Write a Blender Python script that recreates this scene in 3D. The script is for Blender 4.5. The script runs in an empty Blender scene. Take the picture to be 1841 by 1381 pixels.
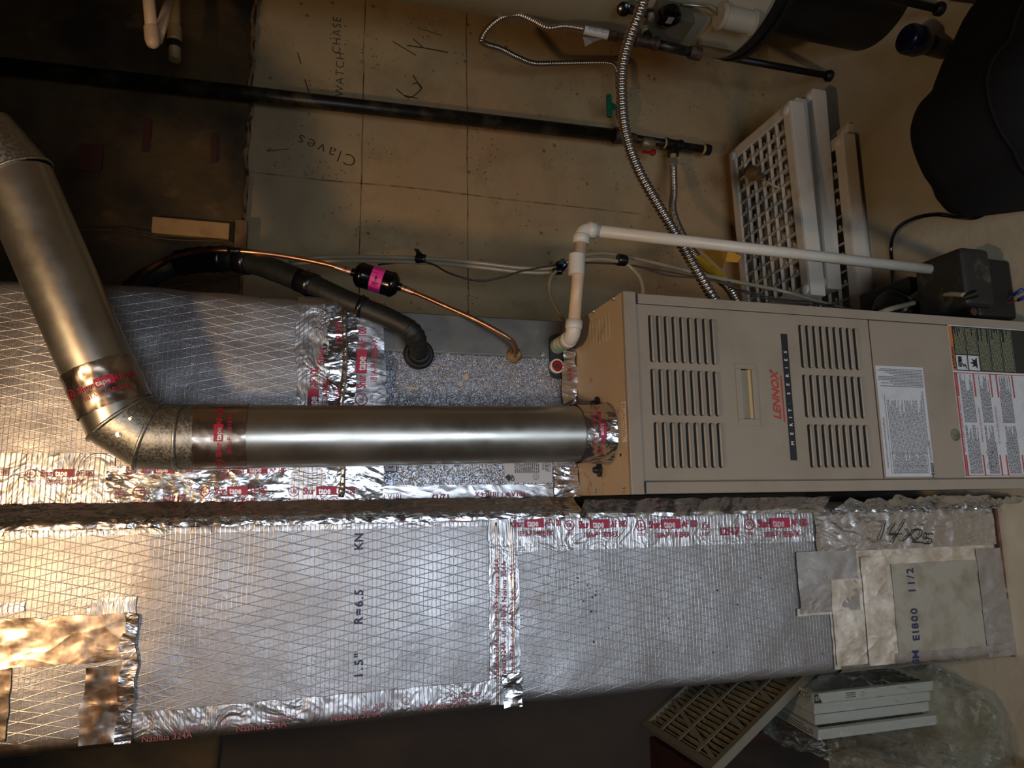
import bpy, bmesh, math, random
from mathutils import Vector, Matrix, noise
R = random.Random(7)
sc = bpy.context.scene
C = sc.collection
W, H, CX, CY = 1841.0, 1381.0, 920.5, 690.5
CAMH = 1.5985
# ------------------------------------------------------------------ camera
# vanishing points of the room's vertical and depth directions in the frame
VD, VY = (5260.0, 830.0), (545.0, 905.0)
F = math.sqrt(-((VD[0]-CX)*(VY[0]-CX)+(VD[1]-CY)*(VY[1]-CY)))
_up = -Vector((VD[0]-CX, -(VD[1]-CY), -F)).normalized()
_fy = Vector((VY[0]-CX, -(VY[1]-CY), -F)).normalized()
_x = _fy.cross(_up)
ROT = Matrix((_x, _fy, _up))                       # world = ROT @ cam
cam = bpy.data.cameras.new('camera'); camo = bpy.data.objects.new('camera', cam); C.objects.link(camo)
cam.sensor_fit = 'HORIZONTAL'; cam.sensor_width = 36.0; cam.lens = F/W*36.0
cam.clip_start = 0.02
camo.matrix_world = Matrix.Translation((0, 0, CAMH)) @ ROT.to_4x4()
sc.camera = camo
# ------------------------------------------------------------------ colour management, world, lights
sc.view_settings.view_transform = 'Standard'; sc.view_settings.look = 'None'
sc.view_settings.gamma = 1.0; sc.view_settings.use_curve_mapping = False
sc.view_settings.exposure = 0.33
wd = bpy.data.worlds.new('world'); sc.world = wd; wd.use_nodes = True
wd.node_tree.nodes['Background'].inputs[0].default_value = (.55, .62, .8, 1)
wd.node_tree.nodes['Background'].inputs[1].default_value = .02
def light(name, kind, loc, energy, color, size=.05, size_y=None, target=None, spread=None):
    l = bpy.data.lights.new(name, kind); o = bpy.data.objects.new(name, l); C.objects.link(o)
    o.location = loc; l.energy = energy; l.color = color
    if kind == 'AREA':
        l.shape = 'RECTANGLE'; l.size = size; l.size_y = size_y or size
        if spread: l.spread = spread
    else:
        l.shadow_soft_size = size
    if target is not None:
        o.rotation_euler = (Vector(target)-Vector(loc)).to_track_quat('-Z', 'Y').to_euler()
    return o
light('ceiling_bulb', 'POINT', (-.08, .42, 2.35), 23.5, (1, .66, .37), .05)
light('doorway_daylight', 'AREA', (-.38, -1.60, .98), 9, (.72, .83, 1), .85, 1.75, (-.05, 2, -.05), math.radians(85))

# ------------------------------------------------------------------ measuring helper
def A(px, py, X=None, Y=None, Z=None):
    """the point of the room seen at (px, py) on the plane X, Y or Z = const"""
    d = ROT @ Vector((px-CX, -(py-CY), -F))
    t = X/d.x if X is not None else (Y/d.y if Y is not None else (Z-CAMH)/d.z)
    p = d*t; p.z += CAMH
    return p
# ------------------------------------------------------------------ materials
MATS = {}
class NT:
    def __init__(s, m): s.t = m.node_tree; s.n = s.t.nodes; s.l = s.t.links
    def new(s, k, **kw):
        n = s.n.new(k)
        for a, b in kw.items(): setattr(n, a, b)
        return n
    def math(s, op, a, b=None, c=None):
        n = s.new('ShaderNodeMath', operation=op)
        for i, v in enumerate((a, b, c)):
            if v is None: continue
            if isinstance(v, (int, float)): n.inputs[i].default_value = v
            else: s.l.new(v, n.inputs[i])
        return n.outputs[0]
    def noise(s, co, scale, detail=4, rough=.6, dist=0):
        n = s.new('ShaderNodeTexNoise'); n.inputs['Scale'].default_value = scale
        n.inputs['Detail'].default_value = detail; n.inputs['Roughness'].default_value = rough
        n.inputs['Distortion'].default_value = dist
        s.l.new(co, n.inputs['Vector']); return n.outputs['Fac']
    def voro(s, co, scale, feat='F1', rnd=1.):
        n = s.new('ShaderNodeTexVoronoi', feature=feat); n.inputs['Scale'].default_value = scale
        n.inputs['Randomness'].default_value = rnd
        s.l.new(co, n.inputs['Vector']); return n.outputs['Distance']
    def ramp(s, v, lo, hi, a=0., b=1.):
        n = s.new('ShaderNodeMapRange'); n.clamp = True
        for i, q in enumerate((lo, hi, a, b)): n.inputs[i+1].default_value = q
        s.l.new(v, n.inputs[0]); return n.outputs[0]
    def mix(s, f, a, b):
        n = s.new('ShaderNodeMix', data_type='RGBA')
        for i, v in ((0, f), (6, a), (7, b)):
            if isinstance(v, (int, float)): n.inputs[i].default_value = v
            elif isinstance(v, tuple): n.inputs[i].default_value = (*v[:3], 1)
            else: s.l.new(v, n.inputs[i])
        return n.outputs[2]
    def bump(s, h, strength, dist, prev=None):
        n = s.new('ShaderNodeBump'); n.inputs['Strength'].default_value = strength
        n.inputs['Distance'].default_value = dist; s.l.new(h, n.inputs['Height'])
        if prev is not None: s.l.new(prev, n.inputs['Normal'])
        return n.outputs[0]
def hexc(h):
    v = [int(h[i:i+2], 16)/255 for i in (0, 2, 4)]
    return tuple(c/12.92 if c <= .04045 else ((c+.055)/1.055)**2.4 for c in v)
def base(name):
    m = bpy.data.materials.new(name); m.use_nodes = True; t = NT(m)
    b = t.n['Principled BSDF']; co = t.new('ShaderNodeTexCoord').outputs['Object']
    MATS[name] = m
    return m, t, b, co
def pm(name, col, rough=.5, metal=0., var=(), bumps=(), spec=.5, roughvar=0., trans=0., aniso=0.):
    """var: (colour, scale, lo, hi[, detail]); bumps: (kind, scale, strength, distance)"""
    if name in MATS: return MATS[name]
    m, t, b, co = base(name)
    c = hexc(col) if isinstance(col, str) else col
    b.inputs['Base Color'].default_value = (*c, 1)
    b.inputs['Roughness'].default_value = rough; b.inputs['Metallic'].default_value = metal
    b.inputs['Specular IOR Level'].default_value = spec
    if trans: b.inputs['Transmission Weight'].default_value = trans
    cur = c
    for i, v in enumerate(var):
        o = t.new('ShaderNodeVectorMath', operation='ADD'); t.l.new(co, o.inputs[0]); o.inputs[1].default_value = (3.1*i, 7.7*i, 1.3*i)
        f = t.ramp(t.noise(o.outputs[0], v[1], v[4] if len(v) > 4 else 5), v[2], v[3])
        cc = hexc(v[0]) if isinstance(v[0], str) else v[0]
        cur = t.mix(f, cur, cc)
    if var: t.l.new(cur, b.inputs['Base Color'])
    prev = None
    for k, s_, st, d in bumps:
        h = t.noise(co, s_, 4) if k == 'noise' else t.voro(co, s_, 'F1' if k == 'voro' else 'DISTANCE_TO_EDGE')
        prev = t.bump(h, st, d, prev)
    if prev is not None: t.l.new(prev, b.inputs['Normal'])
    if roughvar:
        t.l.new(t.ramp(t.noise(co, 14, 5), .3, .7, rough-roughvar, rough+roughvar), b.inputs['Roughness'])
    return m
def foil_facing():
    m, t, b, co = base('scrim_foil')
    sp = t.new('ShaderNodeSeparateXYZ'); t.l.new(co, sp.inputs[0]); x, y, z = sp.outputs
    wob = t.math('MULTIPLY', t.noise(co, 9, 2), .006)
    def lines(e, per, w):
        f = t.math('FRACT', t.math('DIVIDE', e, per)); f = t.math('ABSOLUTE', t.math('SUBTRACT', f, .5))
        return t.ramp(f, 0, w, 1, 0)
    a = lines(t.math('ADD', z, wob), .0078, .075)
    xw = t.math('ADD', x, wob)
    d1 = lines(t.math('ADD', xw, t.math('MULTIPLY', z, .23)), .0165, .050)
    d2 = lines(t.math('SUBTRACT', xw, t.math('MULTIPLY', z, .23)), .0165, .050)
    d = t.math('MAXIMUM', d1, d2)
    a = t.math('MULTIPLY', a, t.ramp(t.noise(co, 5, 2), .3, .6, .5, 1))
    d = t.math('MULTIPLY', d, t.ramp(t.noise(co, 3.1, 2), .3, .6, .6, 1))
    h = t.math('MAXIMUM', a, d)
    crum = t.noise(co, 26, 6, .65, .6)
    nrm = t.bump(h, .28, .0010); nrm = t.bump(crum, .22, .006, nrm)
    fine = t.bump(t.noise(co, 240, 2), .12, .001, nrm)
    t.l.new(fine, b.inputs['Normal'])
    dirt = t.ramp(t.noise(co, 11, 8, .7), .56, .75)
    c = t.mix(t.math('MULTIPLY', h, .42), (.33, .32, .315), (.62, .595, .57))
    c = t.mix(t.math('MULTIPLY', dirt, .55), c, (.25, .19, .13))
    t.l.new(c, b.inputs['Base Color'])
    b.inputs['Metallic'].default_value = .88
    t.l.new(t.ramp(t.noise(co, 7, 4), .3, .7, .34, .47), b.inputs['Roughness'])
    return m
def tape_mat(name, col, rough, st=.5, sc_=55):
    m, t, b, co = base(name)
    b.inputs['Base Color'].default_value = (*col, 1); b.inputs['Metallic'].default_value = .97
    v = t.new('ShaderNodeMapping'); v.inputs['Scale'].default_value = (1, 1, .55); v.inputs['Rotation'].default_value = (0, .5, 0); t.l.new(co, v.inputs[0])
    e = t.voro(v.outputs[0], sc_, 'DISTANCE_TO_EDGE'); e = t.ramp(e, 0, .25)
    def rid(q, sc2, dist): return t.math('SUBTRACT', 1, t.math('MULTIPLY', t.math('ABSOLUTE', t.math('SUBTRACT', t.noise(q, sc2, 2, .5, dist), .5)), 6))
    n = t.bump(rid(v.outputs[0], sc_*.38, .8), st, .0045)
    n = t.bump(rid(v.outputs[0], sc_*1.3, .5), st*.8, .0012, n)
    n = t.bump(e, st*.3, .0008, n)
    t.l.new(n, b.inputs['Normal'])
    t.l.new(t.ramp(t.noise(co, 30, 3), .3, .7, rough*.7, rough*1.5), b.inputs['Roughness'])
    return m
def galv(name, col, rough, kind='spangle'):
    m, t, b, co = base(name)
    b.inputs['Metallic'].default_value = .95
    if kind == 'spangle':
        n = t.new('ShaderNodeTexVoronoi'); n.inputs['Scale'].default_value = 330; t.l.new(co, n.inputs['Vector'])
        s = t.new('ShaderNodeSeparateColor'); t.l.new(n.outputs['Color'], s.inputs[0])
        c = t.mix(s.outputs[0], tuple(k*.82 for k in col), tuple(min(1, k*1.15) for k in col))
        c = t.mix(t.ramp(t.noise(co, 22, 8, .75), .55, .72, 0, .6), c, (.32, .29, .24))
        t.l.new(c, b.inputs['Base Color'])
        t.l.new(t.ramp(s.outputs[1], 0, 1, rough*.8, rough*1.3), b.inputs['Roughness'])
        nrm = t.bump(t.noise(co, 60, 3), .08, .002)
    elif kind == 'stucco':
        c = t.mix(t.ramp(t.noise(co, 9, 8, .7), .5, .75, 0, .8), col, (.50, .44, .36))
        t.l.new(c, b.inputs['Base Color'])
        w = t.noise(co, 150, 2, .5, 1.6)
        nrm = t.bump(t.ramp(w, .42, .58), .65, .0022)
        b.inputs['Roughness'].default_value = rough
    else:
        c = t.mix(t.ramp(t.noise(co, 35, 8, .8), .55, .75, 0, .5), col, (.36, .33, .28))
        t.l.new(c, b.inputs['Base Color'])
        t.l.new(t.ramp(t.noise(co, 12, 6), .3, .7, rough*.8, rough*1.25), b.inputs['Roughness'])
        nrm = t.bump(t.noise(co, 8, 2), .15, .01)
    t.l.new(nrm, b.inputs['Normal'])
    return m
def film():
    m = bpy.data.materials.new('clear_film'); m.use_nodes = True; t = NT(m); t.n.clear()
    out = t.new('ShaderNodeOutputMaterial'); co = t.new('ShaderNodeTexCoord').outputs['Object']
    tr = t.new('ShaderNodeBsdfTransparent'); tr.inputs[0].default_value = (.93, .94, .88, 1)
    gl = t.new('ShaderNodeBsdfGlossy'); gl.inputs[0].default_value = (1, 1, 1, 1); gl.inputs['Roughness'].default_value = .07
    df = t.new('ShaderNodeBsdfDiffuse'); df.inputs[0].default_value = (.5, .5, .42, 1)
    nb = t.bump(t.noise(co, 9, 6, .75, 2.), 1., .06); nb = t.bump(t.voro(co, 18, 'DISTANCE_TO_EDGE'), .9, .02, nb)
    t.l.new(nb, gl.inputs['Normal'])
    fr = t.new('ShaderNodeFresnel'); fr.inputs[0].default_value = 1.45; t.l.new(nb, fr.inputs['Normal'])
    m1 = t.new('ShaderNodeMixShader'); m1.inputs[0].default_value = .025; t.l.new(tr.outputs[0], m1.inputs[1]); t.l.new(df.outputs[0], m1.inputs[2])
    m2 = t.new('ShaderNodeMixShader'); t.l.new(t.math('ADD', t.math('MULTIPLY', fr.outputs[0], .35), .05), m2.inputs[0])
    t.l.new(m1.outputs[0], m2.inputs[1]); t.l.new(gl.outputs[0], m2.inputs[2]); t.l.new(m2.outputs[0], out.inputs[0])
    return m
def concrete():
    m, t, b, co = base('board_marked_concrete')
    c = t.mix(t.ramp(t.noise(co, 2.2, 6, .6), .35, .65), hexc('948262'), hexc('b09a70'))
    c = t.mix(t.ramp(t.noise(co, 1.6, 6), .45, .7, 0, .75), c, hexc('a97f52')); c = t.mix(t.ramp(t.noise(co, 6, 8, .75), .5, .7, 0, .5), c, hexc('6f5f40'))
    pit = t.math('MULTIPLY', t.ramp(t.voro(co, 21), .07, .16, 1, 0), t.ramp(t.noise(co, 5, 2), .48, .56))
    pit2 = t.math('MULTIPLY', t.ramp(t.voro(co, 60), .10, .2, 1, 0), t.ramp(t.noise(co, 7, 2), .52, .6))
    p = t.math('MAXIMUM', pit, pit2)
    c = t.mix(t.math('MULTIPLY', p, .7), c, hexc('4a3a28'))
    t.l.new(c, b.inputs['Base Color']); b.inputs['Roughness'].default_value = .8
    n = t.bump(t.math('SUBTRACT', 1, p), .5, .004); n = t.bump(t.noise(co, 40, 5), .25, .004, n)
    t.l.new(n, b.inputs['Normal']); return m
M = {}
M['facing'] = foil_facing()
def thread_tape(name, col, rough):
    m, t, b, co = base(name)
    sp = t.new('ShaderNodeSeparateXYZ'); t.l.new(co, sp.inputs[0]); x, y, z = sp.outputs
    f = t.math('ABSOLUTE', t.math('SUBTRACT', t.math('FRACT', t.math('DIVIDE', t.math('ADD', z, t.math('MULTIPLY', t.noise(co, 9, 2), .006)), .0078)), .5))
    h = t.ramp(f, 0, .16, 1, 0)
    b.inputs['Base Color'].default_value = (*col, 1); b.inputs['Metallic'].default_value = .95
    n = t.bump(h, .30, .0012)
    r_ = t.math('SUBTRACT', 1, t.math('MULTIPLY', t.math('ABSOLUTE', t.math('SUBTRACT', t.noise(co, 17, 3, .6, 1.), .5)), 6))
    n = t.bump(r_, .35, .003, n); t.l.new(n, b.inputs['Normal']); b.inputs['Roughness'].default_value = rough
    return m
M['tape_thread'] = thread_tape('ribbed_foil_tape', (.50, .485, .475), .36)
M['tape'] = tape_mat('bright_foil_tape', (.66, .65, .64), .20, .32, 60)
M['tape_flat'] = tape_mat('smooth_foil_tape', (.56, .55, .54), .28, .20, 35)
M['tape_warm'] = tape_mat('warm_reflection_foil_tape', (.60, .50, .40), .24, .20, 22)  # foil tape with the room's warm reflection put into its colour
M['tape_dull'] = tape_mat('dull_cream_foil_tape', (.80, .72, .60), .42, .3, 30)
M['flue'] = galv('smooth_galvanized_steel', (.54, .52, .45), .33, 'plain')
M['elbow'] = galv('spangled_galvanized_steel', (.42, .42, .37), .40, 'spangle')
M['coil'] = galv('stucco_galvanized_steel', (.44, .46, .50), .36, 'stucco')
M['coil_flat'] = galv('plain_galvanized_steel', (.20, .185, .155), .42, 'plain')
M['concrete'] = concrete()
M['floor'] = pm('painted_concrete_floor', 'b4ad98', .55, 0, (('a2967c', 3, .45, .7), ('8f6236', 7, .66, .74, 8), ('2b241a', 60, .74, .77, 3)), (('noise', 30, .15, .01),))
M['beige'] = pm('beige_enamel', '8e816f', .36, 0, (('80745f', 9, .5, .8),), (('noise', 400, .05, .001),), .4)
M['beige_top'] = pm('dirty_beige_enamel', 'ad987a', .5, 0, (('858660', 13, .56, .72, 6), ('96683f', 25, .62, .7, 8), ('d6cdb8', 40, .66, .7)), (('noise', 60, .15, .002),))
M['pocket'] = pm('cream_pocket', 'b8a67e', .5)
M['black'] = pm('matte_black', '15140f', .5, 0, (), (('noise', 80, .2, .002),))
M['mouth_shade'] = pm('painted_mouth_shade', '0c0a07', .9)  # louver mouths: black faces painted in for the shade of the openings
M['gloss_black'] = pm('gloss_black', '08080a', .16, 0, (), (), .6)
M['rubber'] = pm('black_foam_insulation', '141614', .55, 0, (('1f211d', 20, .5, .7),), (('noise', 60, .3, .003),))
M['blacktape'] = pm('black_vinyl_tape', '101013', .28, 0, (), (('noise', 50, .3, .003),), .6)
M['pipe_black'] = pm('black_iron_pipe', '201d17', .38, .35, (('4a4430', 14, .50, .66, 8),), (('noise', 120, .2, .002),))
M['rust'] = pm('rusty_iron_fitting', '3a2a1e', .6, .3, (('6a4a30', 50, .5, .7),), (('noise', 100, .4, .002),))
M['dope'] = pm('thread_sealant', 'a68a5c', .7)
M['pvc'] = pm('white_pvc', 'c9c1b0', .38, 0, (('c2ad92', 8, .5, .75),), (), .45)
M['pvc_tan'] = pm('yellowed_pvc', 'c6a988', .42, 0, (('b4906c', 12, .55, .75),))
M['pvc_green'] = pm('green_primer_stain', '7c9d83', .45, 0, (('c9c1b0', 60, .45, .6),))
M['copper'] = pm('copper_tube', (.82, .40, .22), .30, 1, (((.38, .17, .09), 30, .5, .75, 6),))
M['copper_dark'] = pm('tarnished_copper_tube', (.42, .22, .13), .38, 1, (((.6, .42, .3), 60, .55, .65, 6),))
M['pink'] = pm('pink_label', 'e0368f', .4)
M['steel'] = pm('stainless_corrugated', (.50, .44, .36), .30, 1.)
M['conduit'] = pm('galvanized_conduit', (.50, .46, .42), .33, 1.)
M['screw'] = pm('screw_steel', (.45, .42, .36), .35, 1.)
M['yellow'] = pm('yellow_coating', 'c99a22', .5, 0, (('a67a18', 40, .5, .7),))
M['yellow_tag'] = pm('yellow_paper_tag', 'd69a35', .6)
M['vinyl'] = pm('clear_vinyl_tube', (.42, .36, .24), .22, 0, (), (), .6, 0, .35)
M['wire'] = pm('brown_wire', '35291c', .5)
M['green'] = pm('green_handle_plastic', '0b5c40', .4)
M['red'] = pm('red_plastic', '8c1712', .35)
M['redink'] = pm('crimson_print', 'a01c3c', .5)
M['redink2'] = pm('faded_red_print', '96525a', .5)
M['foil_letters'] = pm('foil_coloured_letters', (.62, .58, .56), .4, .8)
M['logo_red'] = pm('logo_red', 'a83426', .45)
M['ink'] = pm('black_ink', '17171c', .5)
M['inkblue'] = pm('dark_blue_ink', '24264a', .5)
M['pencil'] = pm('pencil_mark', '30271c', .8)
M['paper'] = pm('white_label_paper', 'b9b7b4', .5, 0, (('a8a6a0', 30, .5, .8),))
M['greyprint'] = pm('grey_print', '5e5c5a', .6)
M['paleprint'] = pm('pale_print', '8d8b6a', .6)
M['darkpanel'] = pm('dark_green_black_print', '20231a', .5)
M['orange'] = pm('orange_print', 'b5672a', .5)
M['redprint'] = pm('warning_red_print', 'a53a33', .5)
M['heater'] = pm('heater_grey_enamel', '8f866f', .4, 0, (('857a60', 5, .5, .8),))
M['heater_cap'] = pm('heater_cover_grey', '9b927c', .45)
M['shelf'] = pm('white_shelf_plastic', 'cfc6b4', .42, 0, (('b5a78e', 9, .55, .8),))
M['brass'] = pm('aged_brass', (.30, .20, .09), .4, .8)
M['bag'] = pm('black_fabric', '09090a', .85, 0, (), (('noise', 350, .3, .002),), .25)
M['navy'] = pm('dark_navy_plastic', '0b1024', .25, 0, (), (), .5)
M['kraft'] = pm('brown_kraft_paper', '55411f', .75, 0, (('2e2212', 3, .42, .6, 7), ('77592f', 9, .6, .75, 8)), (('noise', 12, .4, .02),))
M['torn'] = pm('torn_kraft_edge', '8a6b44', .8, 0, (('3c2b18', 30, .5, .6),), (('noise', 50, .6, .01),))
M['wood'] = pm('bare_pine', 'b08852', .65, 0, (('96703f', 20, .5, .7),))
M['darkwood'] = pm('dark_stained_wood', '33190f', .5, 0, (('24120b', 8, .5, .7),))
M['stand'] = pm('black_painted_steel', '0d0c0b', .5)
M['darkpaint'] = pm('dull_dark_paint', '3a2e22', .8)
M['board'] = pm('duct_board_panel', 'a19a88', .45, .35, (('8b8068', 18, .5, .7, 8),), (('noise', 300, .2, .001),))
M['filter_card'] = pm('white_cardboard', 'b9b8b4', .7)
M['filter_media'] = pm('pleated_filter_media', '837d66', .9, 0, (('6b6550', 30, .4, .6),), (('noise', 90, .6, .006),))
M['filter_green'] = pm('green_filter_mesh', '2a3426', .9)
M['film'] = film()
M['bluewire'] = pm('blue_wire_sleeve', '1c2f7a', .4)
M['redwire'] = pm('red_wire', '8a1a2a', .4)

# ------------------------------------------------------------------ mesh helpers
def link(name, me, mats, parent=None, smooth=False):
    o = bpy.data.objects.new(name, me); C.objects.link(o)
    for m in (mats if isinstance(mats, (list, tuple)) else [mats]): me.materials.append(m)
    if smooth:
        for p in me.polygons: p.use_smooth = True
    if parent is not None:
        o.parent = parent
        w = Vector((0, 0, 0)); q = parent
        while q is not None: w += Vector(q.location); q = q.parent
        o.location = -w                                  # mesh data is in room coordinates
    return o
def obj(name, bm, mats, parent=None, smooth=False, ang=None):
    me = bpy.data.meshes.new(name); bmesh.ops.recalc_face_normals(bm, faces=bm.faces[:]) if ang != 'keep' else None
    bm.to_mesh(me); bm.free()
    o = link(name, me, mats, parent, smooth)
    if smooth and isinstance(ang, (int, float)):
        for e in me.edges: pass
        me.set_sharp_from_angle(angle=ang)
    return o
def thing(name, label, cat, loc=(0, 0, 0), group=None):
    o = bpy.data.objects.new(name, None); C.objects.link(o); o.location = loc; o.empty_display_size = .05
    return tag(o, label, cat, group)
def tag(o, label=None, cat=None, group=None, kind=None):
    if label: o['label'] = label
    if cat: o['category'] = cat
    if group: o['group'] = group
    if kind: o['kind'] = kind
    return o
def box(bm, x0, x1, y0, y1, z0, z1, bev=0, mi=0, seg=2):
    r = bmesh.ops.create_cube(bm, size=1)
    vs = r['verts']
    for v in vs:
        v.co = Vector(((x0+x1)/2+v.co.x*(x1-x0), (y0+y1)/2+v.co.y*(y1-y0), (z0+z1)/2+v.co.z*(z1-z0)))
    fs = list({f for v in vs for f in v.link_faces})
    for f in fs: f.material_index = mi
    if bev:
        es = list({e for f in fs for e in f.edges})
        bmesh.ops.bevel(bm, geom=es, offset=bev, segments=seg, affect='EDGES', profile=.6)
    return vs
def bx(name, mats, parent, *a, **k):
    bm = bmesh.new(); box(bm, *a, **k); return obj(name, bm, mats, parent)
def quad(bm, pts, mi=0):
    f = bm.faces.new([bm.verts.new(p) for p in pts]); f.material_index = mi; return f
def smoothpath(pts, n=8):
    pts = [Vector(p) for p in pts]
    if len(pts) < 3: return pts
    out = []; P = [pts[0]*2-pts[1]]+pts+[pts[-1]*2-pts[-2]]
    for i in range(1, len(P)-2):
        p0, p1, p2, p3 = P[i-1:i+3]
        for k in range(n):
            t = k/n
            out.append(.5*((2*p1)+(p2-p0)*t+(2*p0-5*p1+4*p2-p3)*t*t+(3*p1-p0-3*p2+p3)*t**3))
    out.append(pts[-1]); return out
def resample(pts, step):
    out = [pts[0].copy()]; acc = 0.
    for a, b in zip(pts, pts[1:]):
        L = (b-a).length
        if L < 1e-9: continue
        d = step-acc
        while d <= L:
            out.append(a.lerp(b, d/L)); d += step
        acc = L-(d-step)
    if (out[-1]-pts[-1]).length > step*.3: out.append(pts[-1].copy())
    return out
def tube(bm, pts, r, seg=16, mi=0, cap=True):
    pts = [Vector(p) for p in pts]; n = len(pts)
    rf = r if callable(r) else (lambda i, s: r)
    T = [(pts[min(i+1, n-1)]-pts[max(i-1, 0)]).normalized() for i in range(n)]
    u = T[0].orthogonal().normalized(); rings = []; s = 0
    for i, p in enumerate(pts):
        if i: s += (p-pts[i-1]).length
        u = (u-T[i]*u.dot(T[i])).normalized(); v = T[i].cross(u); rr = rf(i, s)
        rings.append([bm.verts.new(p+(u*math.cos(a)+v*math.sin(a))*rr) for a in (2*math.pi*k/seg for k in range(seg))])
    for a, b in zip(rings, rings[1:]):
        for k in range(seg):
            f = bm.faces.new((a[k], a[(k+1) % seg], b[(k+1) % seg], b[k])); f.material_index = mi; f.smooth = True
    if cap:
        for q in (rings[0], rings[-1]):
            f = bm.faces.new(q); f.material_index = mi
def tb(name, mats, parent, pts, r, seg=16, curve=0, corr=None, cap=True):
    p = smoothpath(pts, curve) if curve else [Vector(q) for q in pts]
    if corr:
        period, depth, sharp = corr; p = resample(p, period/6.)
        rf = lambda i, s: r-depth+depth*(abs(math.cos(math.pi*(s+.0001)/period))**sharp)
        bm = bmesh.new(); tube(bm, p, rf, seg, cap=cap)
    else:
        bm = bmesh.new(); tube(bm, p, r, seg, cap=cap)
    return obj(name, bm, mats, parent)
def lathe(bm, p0, d, prof, seg=24, mi=0, cap=True):
    """profile of (distance along d, radius)"""
    d = Vector(d).normalized(); p0 = Vector(p0); u = d.orthogonal().normalized(); v = d.cross(u); rings = []
    for s, r in prof:
        rings.append([bm.verts.new(p0+d*s+(u*math.cos(a)+v*math.sin(a))*max(r, 1e-5)) for a in (2*math.pi*k/seg for k in range(seg))])
    for a, b in zip(rings, rings[1:]):
        for k in range(seg):
            f = bm.faces.new((a[k], a[(k+1) % seg], b[(k+1) % seg], b[k])); f.material_index = mi; f.smooth = True
    if cap:
        for q in (rings[0], rings[-1]): bm.faces.new(q).material_index = mi
def lt(name, mats, parent, p0, d, prof, seg=24, cap=True):
    bm = bmesh.new(); lathe(bm, p0, d, prof, seg, 0, cap); o = obj(name, bm, mats, parent)
    o.data.set_sharp_from_angle(angle=.7); return o
def nz(x, y, z=0., s=1.): return noise.noise(Vector((x*s, y*s, z*s)))
def crumple(x, z, amp, f=28., seed=0.):
    a = 1-abs(nz(x+seed, z*.8, seed, f)); b = 1-abs(nz(x*1.3+z*.7, z-x*.5, seed+3, f*2.1)); c = abs(nz(x, z, seed+9, f*4.7))
    return amp*(.55*a**3+.35*b**2+.22*c)
def wave(x, z, seed=0.):
    return .0022*nz(x, z, seed, 4.)+.0010*nz(x, z, seed+5, 13.)
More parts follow.
